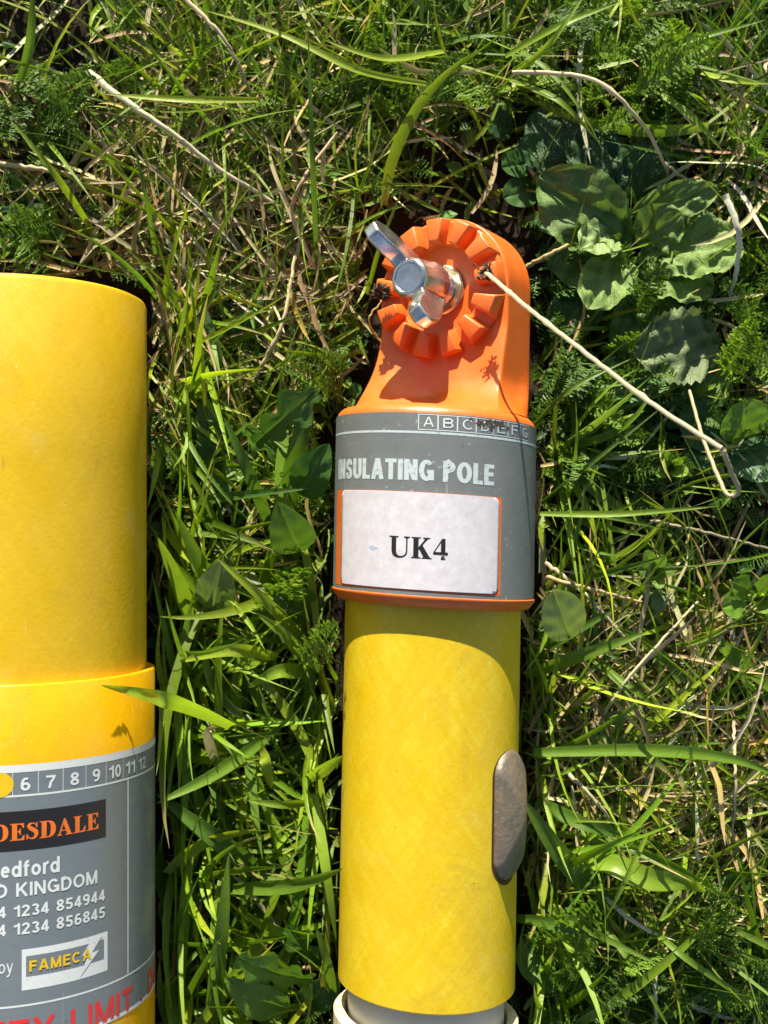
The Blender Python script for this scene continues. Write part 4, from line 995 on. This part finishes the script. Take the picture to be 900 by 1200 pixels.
# the bent straw standing off the clamp head with its dark root
base = P(569, 319, .0485)
straw_pts = [base, P(595, 341, .058), P(625, 366, .0670), P(680, 409, .080), P(760, 470, .096), P(846, 526, .109)]
st_o = empty('bent_straw', base); tag(st_o, 'pale bent straw with a dark root, poking over the orange head', 'straw')
V = tube(straw_pts, .00053, 12, 60, .86, (.22, .47, .78), .00005, 3); one('stem', V, (.50, .43, .32), M_STRAW, None, None, st_o, base)
hook = [P(846, 526, .109), P(852, 540, .108), P(858, 556, .106), P(866, 574, .104), P(860, 581, .102), P(850, 577, .100), P(838, 550, .092), P(822, 508, .076), P(808, 458, .054)]
V = tube(hook, .00050, 12, 60, .75, (.03,), .00004, 4); one('hook', V, (.46, .37, .25), M_STRAW, None, None, st_o, base)
bm = bmesh.new()
rr = random.Random(8)
for k in range(46):
    d = Vector((rr.gauss(0, 1), rr.gauss(0, 1), rr.gauss(0, .8))).normalized(); o_ = Vector((rr.gauss(0, .0008), rr.gauss(0, .0012), rr.gauss(0, .0006)))
    ln = rr.uniform(.0006, .0019); q = d.orthogonal().normalized()*rr.uniform(.00025, .0006); q2 = d.cross(q)
    vs = [bm.verts.new(o_+q), bm.verts.new(o_-q*.5+q2*.8), bm.verts.new(o_-q*.5-q2*.8), bm.verts.new(o_+d*ln)]
    for f in ((0, 1, 2), (0, 1, 3), (1, 2, 3), (2, 0, 3)): bm.faces.new([vs[i] for i in f])
for dx, dy in ((.0016, -.0042), (.0004, -.0036), (-.0012, .0020), (-.0016, -.0016)):
    e = Vector((dx, dy, .0003)); q = e.orthogonal().normalized()*.00022; q2 = e.cross(q).normalized()*.00022
    vs = [bm.verts.new(q), bm.verts.new(-q*.5+q2), bm.verts.new(-q*.5-q2), bm.verts.new(e)]
    for f in ((0, 1, 3), (1, 2, 3), (2, 0, 3)): bm.faces.new([vs[i] for i in f])
bm_obj('root', bm, M_DIRT, st_o, smooth=False)
# seed head behind the nut
bm = bmesh.new(); c_ = P(447, 343, .030); rr = random.Random(9)
for k in range(120):
    d = Vector((rr.gauss(0, 1), rr.gauss(0, 1), rr.gauss(0, 1))).normalized(); o_ = d*.0021*rr.uniform(.5, 1); q = d.orthogonal().normalized()*.0006; q2 = d.cross(q)
    vs = [bm.verts.new(o_+q), bm.verts.new(o_-q*.5+q2*.8), bm.verts.new(o_-q*.5-q2*.8), bm.verts.new(o_+d*.0010)]
    for f in ((0, 1, 2), (0, 1, 3), (1, 2, 3), (2, 0, 3)): bm.faces.new([vs[i] for i in f])
o = bm_obj('seed_head', bm, M_DIRT, None, smooth=False); o.location = c_
tag(o, 'small dark brown fuzzy seed head left of the wing nut', 'seed head')

ST = [([(105, 85, .020), (150, 120, .026), (190, 148, .026), (260, 200, .020), (338, 248, .012)], 8, (.66, .58, .42), 'thick pale dead stalk slanting down right at top left'),
 ([(-6, 191, .018), (60, 200, .020), (135, 217, .014)], 6, (.58, .45, .28), 'tan straw entering from the left edge above the thick pole'),
 ([(212, -6, .024), (262, 45, .026), (296, 112, .016)], 6, (.50, .38, .26), 'brown straw coming down from the top edge'),
 ([(600, 84, .024), (690, 92, .034), (745, 135, .034), (778, 190, .020), (782, 205, .014)], 6, (.58, .46, .30), 'arched tan straw over the dark leaves at upper right'),
 ([(850, 228, .030), (866, 275, .030), (862, 320, .020), (856, 345, .012)], 8, (.70, .66, .56), 'pale bent stub standing near the right edge'),
 ([(618, 312, .016), (650, 295, .020), (676, 283, .016)], 6, (.48, .36, .16), 'short brown twig touching the top of the orange head'),
 ([(776, 190, .018), (810, 215, .018), (842, 240, .012)], 4, (.50, .33, .22), 'thin reddish stalk below the arched straw'),
 ([(640, 676, .016), (690, 690, .020), (752, 706, .014)], 6, (.52, .36, .20), 'brown straw right of the orange rim'),
 ([(762, 610, .014), (820, 622, .016), (905, 645, .012)], 5, (.32, .24, .17), 'grey brown straw lying in shade below the hooked straw tip'),
 ([(640, 660, .012), (690, 700, .018), (755, 775, .014)], 5, (.60, .48, .33), 'tan straw slanting down over the straw patch'),
 ([(700, 850, .014), (740, 790, .022), (818, 705, .016)], 5, (.56, .47, .30), 'tan straw slanting up right over the straw patch'),
 ([(650, 890, .012), (690, 930, .020), (740, 990, .012)], 5, (.60, .50, .36), 'tan straw lying between broad blades near the latch'),
 ([(860, 845, .016), (862, 920, .022), (858, 985, .014)], 4, (.62, .45, .32), 'thin upright straw near the right edge'),
 ([(770, 1215, .014), (768, 1150, .022), (784, 1110, .014)], 5, (.68, .62, .46), 'pale bent straw at the bottom right'),
 ([(340, 255, .016), (352, 215, .022), (395, 155, .016)], 5, (.52, .38, .24), 'short tan straw left of the wing nut'),
 ([(300, 440, .016), (330, 380, .02), (345, 300, .016)], 6, (.60, .49, .30), 'tan straw standing between the poles at mid height'),
 ([(445, 400, .020), (432, 375, .024), (448, 352, .024)], 3, (.55, .42, .10), 'thin yellow straw curling by the left of the orange head')]
for k, (pts, wpx, c, lab_) in enumerate(ST):
    V = tube([P(*p) for p in pts], wpx*.11e-3, 7, 26, .6, (.35,) if k % 2 else (), .00012, k)
    one('dry_stalk', V, c, M_STRAW, lab_, 'dry stalk')

# leaves of weeds
def leaf(basep, tipp, Wm, shape='ovate', serr=0.0, nser=14, wrinkle=.0, arch=.12, cup=.2, roll=0.0, nl=26, nw=12, seed=0, curl=0.0):
    rr = np.random.default_rng(seed); a, b_ = np.array(basep), np.array(tipp); d = b_-a; Ln = np.linalg.norm(d); d /= Ln
    s = np.cross(d, [0, 0, 1.0]); s /= np.linalg.norm(s); nn = np.cross(s, d)
    s2 = s*math.cos(roll)+nn*math.sin(roll); n2 = np.cross(s2, d)
    t = np.linspace(0, 1, nl+1); c = np.linspace(-1, 1, nw+1)
    if shape == 'ovate': wp = np.sin(math.pi*np.clip(t, 0, 1)**.80)**.72
    elif shape == 'oval': wp = np.clip(np.sin(math.pi*np.clip(t, 0, 1)**1.25), 0, 1)**.55*np.clip(t/.16+.25, 0, 1)
    elif shape == 'round': wp = np.sqrt(np.clip(1-(2*t-1)**2, 0, 1))
    elif shape == 'spoon': wp = .16+.84*np.clip((t-.25)/.35, 0, 1)**1.2; wp = wp*np.sqrt(np.clip(1-np.clip((t-.60)/.40, 0, 1)**2.2, 0, 1))
    elif shape == 'lobed': wp = (.25+.75*t**.7)*np.sqrt(np.clip(1-np.clip((t-.72)/.28, 0, 1)**2, 0, 1))*(1-.62*np.abs(np.sin(t*9.0))**3)
    wp = wp+.015
    edge = 1+serr*(np.abs(((t*nser) % 1)-.5)*2-.5)
    ed = np.ones((nl+1, nw+1)); ed *= 1+(edge[:, None]-1)*np.abs(c)[None]**6
    ph = rr.uniform(0, 6.28, 6); TT_, CC_ = np.meshgrid(t, c, indexing='ij')
    wr = wrinkle*(np.sin(TT_*23+ph[0]-np.abs(CC_)*5)*np.clip(np.abs(CC_)*2, 0, 1)+.6*np.sin(TT_*11+CC_*7+ph[1])+.5*np.sin(CC_*13+TT_*17+ph[2]))*np.clip(wp[:, None]*1.3, 0, 1)
    h = arch*Ln*np.sin(math.pi*t)[:, None]+cup*Wm/2*(CC_**2)*wp[:, None]+wr*Wm-curl*Ln*(t**3)[:, None]
    h = h-.05*Wm*np.exp(-(CC_/.09)**2)
    V = a+d*(t*Ln)[:, None, None]+s2*(CC_*wp[:, None]*ed*Wm/2)[..., None]+n2*h[..., None]*-1.0
    if n2[2] > 0: V = a+d*(t*Ln)[:, None, None]+s2*(CC_*wp[:, None]*ed*Wm/2)[..., None]+n2*h[..., None]
    return V[None]
pxm = .235e-3
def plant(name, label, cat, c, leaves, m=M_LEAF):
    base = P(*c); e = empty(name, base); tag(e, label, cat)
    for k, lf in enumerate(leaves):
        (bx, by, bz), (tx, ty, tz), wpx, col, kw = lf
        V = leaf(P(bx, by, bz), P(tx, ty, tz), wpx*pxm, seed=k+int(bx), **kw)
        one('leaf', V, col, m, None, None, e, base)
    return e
HG, HD, HL = (.18, .275, .062), (.13, .22, .048), (.25, .34, .11)
hk = dict(shape='oval', serr=.045, nser=15, wrinkle=.055, arch=.10, cup=.22, nl=64, nw=16)
plant('hairy_rosette', 'large rosette of hairy wrinkled leaves right of the orange head', 'weed', (738, 300, .006), [
  ((738, 298, .010), (632, 205, .020), 92, HD, dict(hk, roll=.15)),
  ((736, 302, .012), (688, 362, .022), 62, HG, dict(hk, roll=-.2)),
  ((742, 306, .010), (872, 292, .018), 88, HG, dict(hk, roll=.35)),
  ((735, 252, .012), (842, 222, .020), 44, HG, dict(hk, roll=-.2)),
  ((712, 260, .014), (690, 150, .014), 70, (.028, .075, .020), dict(hk, roll=.1)),  # shaded leaf, the shade painted as a very dark green
  ((722, 280, .013), (680, 290, .024), 52, HL, dict(hk, roll=-.25)),
  ((745, 285, .012), (800, 250, .024), 60, HD, dict(hk, roll=-.15)),
  ((748, 318, .010), (835, 345, .020), 66, HG, dict(hk, roll=.25)),
  ((720, 315, .009), (640, 300, .016), 62, HD, dict(hk, roll=.2)),
  ((700, 235, .008), (625, 130, .012), 80, (.035, .085, .022), dict(hk, wrinkle=.02, roll=.1)),  # this smooth leaf and the next carry shade in their dark colour
  ((745, 240, .008), (760, 165, .014), 62, (.05, .11, .028), dict(hk, wrinkle=.02)),
  ((700, 330, .007), (650, 400, .012), 60, (.06, .13, .03), dict(hk, roll=-.1)),
  ((770, 345, .007), (720, 410, .014), 64, HD, dict(hk, roll=.1)),
  ((760, 320, .006), (765, 400, .012), 60, HD, dict(hk, roll=.2))], M_HAIRY)
plant('hairy_rosette', 'pale toothed hairy leaves below the rosette and under the bent straw', 'weed', (842, 400, .006), [
  ((845, 402, .010), (742, 412, .022), 86, (.16, .20, .085), dict(hk, roll=.12, serr=.12)),
  ((800, 440, .008), (688, 452, .016), 62, (.085, .20, .04), dict(hk, roll=-.2, serr=.12)),
  ((850, 415, .006), (800, 480, .012), 60, HD, dict(hk, roll=.2))], M_HAIRY)
rk = dict(shape='round', arch=.05, cup=.15, wrinkle=.012)
plant('round_leaved_weed', 'dark round leaves in shade above the orange head', 'weed', (612, 205, .008), [  # the shade here is put into the dark leaf colours
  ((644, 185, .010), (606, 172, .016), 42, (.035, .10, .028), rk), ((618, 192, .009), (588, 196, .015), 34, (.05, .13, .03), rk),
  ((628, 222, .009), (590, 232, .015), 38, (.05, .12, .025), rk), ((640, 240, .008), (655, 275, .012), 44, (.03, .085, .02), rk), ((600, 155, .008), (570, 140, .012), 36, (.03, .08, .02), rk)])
plant('round_leaved_weed', 'bright round leaves by the right edge beyond the straw', 'weed', (875, 515, .006), [
  ((870, 515, .012), (872, 468, .022), 60, (.15, .27, .03), rk), ((868, 520, .010), (910, 560, .018), 62, (.05, .13, .035), rk), ((845, 520, .010), (800, 478, .014), 56, (.055, .14, .03), rk), ((860, 540, .008), (800, 520, .012), 50, (.04, .11, .03), rk)])
plant('seedling', 'tiny bright four leaved seedling under the straw hook', 'weed', (785, 548, .010), [
  ((786, 548, .012), (776, 530, .020), 17, (.22, .36, .04), rk), ((786, 549, .012), (806, 556, .020), 18, (.24, .36, .06), rk), ((785, 550, .012), (768, 556, .018), 15, (.18, .30, .04), rk), ((787, 547, .012), (798, 536, .020), 14, (.18, .32, .04), rk)])
plant('seedling', 'small pale green seedling in the shade right of the label band', 'weed', (765, 668, .010), [
  ((764, 668, .014), (756, 645, .024), 18, (.17, .29, .05), rk), ((766, 668, .014), (792, 668, .022), 18, (.20, .30, .07), rk), ((765, 670, .014), (774, 690, .022), 17, (.17, .28, .06), rk), ((764, 668, .014), (748, 668, .020), 18, (.16, .27, .06), rk), ((766, 668, .014), (778, 650, .024), 15, (.16, .28, .05), rk),
  ((776, 692, .012), (768, 716, .018), 22, (.13, .21, .09), rk)])
plant('round_leaved_weed', 'glossy bright rosette at the right edge level with the orange rim', 'weed', (885, 700, .008), [
  ((882, 700, .012), (846, 712, .022), 34, (.14, .27, .025), dict(rk, shape='spoon')), ((884, 696, .012), (858, 682, .022), 30, (.15, .28, .025), dict(rk, shape='spoon')), ((886, 700, .012), (904, 672, .022), 26, (.16, .29, .03), dict(rk, shape='spoon')), ((886, 704, .012), (906, 716, .020), 24, (.14, .25, .03), dict(rk, shape='spoon'))])
plant('round_leaved_weed', 'pale round leaf at the right of the orange rim', 'weed', (650, 745, .008), [((668, 748, .022), (648, 692, .034), 50, (.25, .33, .12), rk)])
dk = dict(shape='lobed', serr=.1, arch=.08, cup=.1, wrinkle=.012)
plant('lobed_weed', 'lobed green leaves among dry straw between the poles', 'weed', (300, 520, .008), [
  ((298, 520, .020), (372, 456, .034), 60, (.08, .19, .03), dict(dk, roll=-.15)), ((345, 545, .012), (285, 500, .018), 40, (.09, .20, .025), dict(dk)), ((290, 540, .010), (240, 575, .016), 50, (.11, .21, .04), dict(dk))])
plant('broad_leaved_weed', 'smooth oval leaves left of the UK4 sticker', 'weed', (350, 650, .008), [
  ((352, 646, .020), (325, 588, .034), 50, (.11, .22, .04), dict(arch=.1, cup=.2, wrinkle=.012)), ((352, 580, .020), (386, 520, .030), 46, (.07, .18, .035), dict(arch=.1, cup=.2, wrinkle=.02)),
  ((250, 715, .020), (262, 655, .030), 46, (.20, .28, .12), dict(arch=.08, cup=.15, wrinkle=.01)), ((330, 690, .010), (372, 672, .018), 44, (.05, .13, .03), dict(arch=.1, cup=.2)), ((365, 720, .018), (320, 690, .026), 46, (.10, .20, .04), dict(arch=.1, cup=.2)),
  ((262, 560, .008), (235, 470, .018), 34, (.10, .18, .06), dict(arch=.1, cup=.2, wrinkle=.02)), ((255, 470, .008), (240, 360, .018), 30, (.12, .20, .08), dict(arch=.1, cup=.2, wrinkle=.02)), ((270, 420, .008), (310, 335, .014), 30, (.06, .14, .04), dict(arch=.1, cup=.2, wrinkle=.02))])
plant('lobed_weed', 'bright lobed dandelion leaf low between the poles', 'weed', (362, 1150, .008), [((366, 1148, .022), (276, 1122, .036), 58, (.13, .27, .02), dict(dk, roll=.15, nl=36)), ((380, 1130, .012), (335, 1085, .020), 40, (.08, .19, .02), dict(dk))])
plant('broad_leaved_weed', 'oval leaf at the bottom between the poles', 'weed', (335, 1180, .008), [((336, 1182, .022), (264, 1146, .034), 42, (.12, .24, .03), dict(arch=.1, cup=.2, wrinkle=.01)), ((355, 1180, .010), (400, 1140, .018), 40, (.06, .15, .03), dict(arch=.08, cup=.2, wrinkle=.02))])
plant('clover', 'tiny clover leaves at the left edge above the thick pole', 'weed', (28, 262, .008), [
  ((28, 258, .012), (6, 262, .020), 20, (.15, .25, .06), rk), ((28, 256, .012), (22, 240, .022), 18, (.16, .26, .06), rk), ((30, 257, .012), (52, 244, .022), 20, (.20, .30, .09), rk), ((55, 285, .010), (46, 268, .016), 20, (.08, .18, .03), rk), ((60, 285, .010), (74, 270, .016), 18, (.08, .17, .03), rk)])
plant('round_leaved_weed', 'dark green leaves in the bottom right corner', 'weed', (870, 1130, .006), [
  ((842, 1100, .008), (888, 1072, .014), 46, (.05, .13, .025), rk), ((830, 1060, .008), (880, 1030, .016), 50, (.05, .14, .02), rk), ((800, 1140, .010), (870, 1165, .020), 24, (.09, .21, .02), dict(arch=.1, serr=.12)), ((865, 1160, .006), (905, 1190, .012), 50, (.04, .11, .02), rk)])
plant('broad_leaved_weed', 'crinkled leaf beside the bottom end of the right pole', 'weed', (640, 1160, .008), [((612, 1100, .012), (650, 1165, .018), 40, (.12, .24, .03), dict(arch=.08, cup=.25, wrinkle=.04)), ((625, 1180, .010), (660, 1215, .016), 40, (.09, .2, .02), dict(arch=.08, cup=.25, wrinkle=.04))])
print('verts', sum(len(o.data.vertices) for o in sc.objects if o.type == 'MESH'))
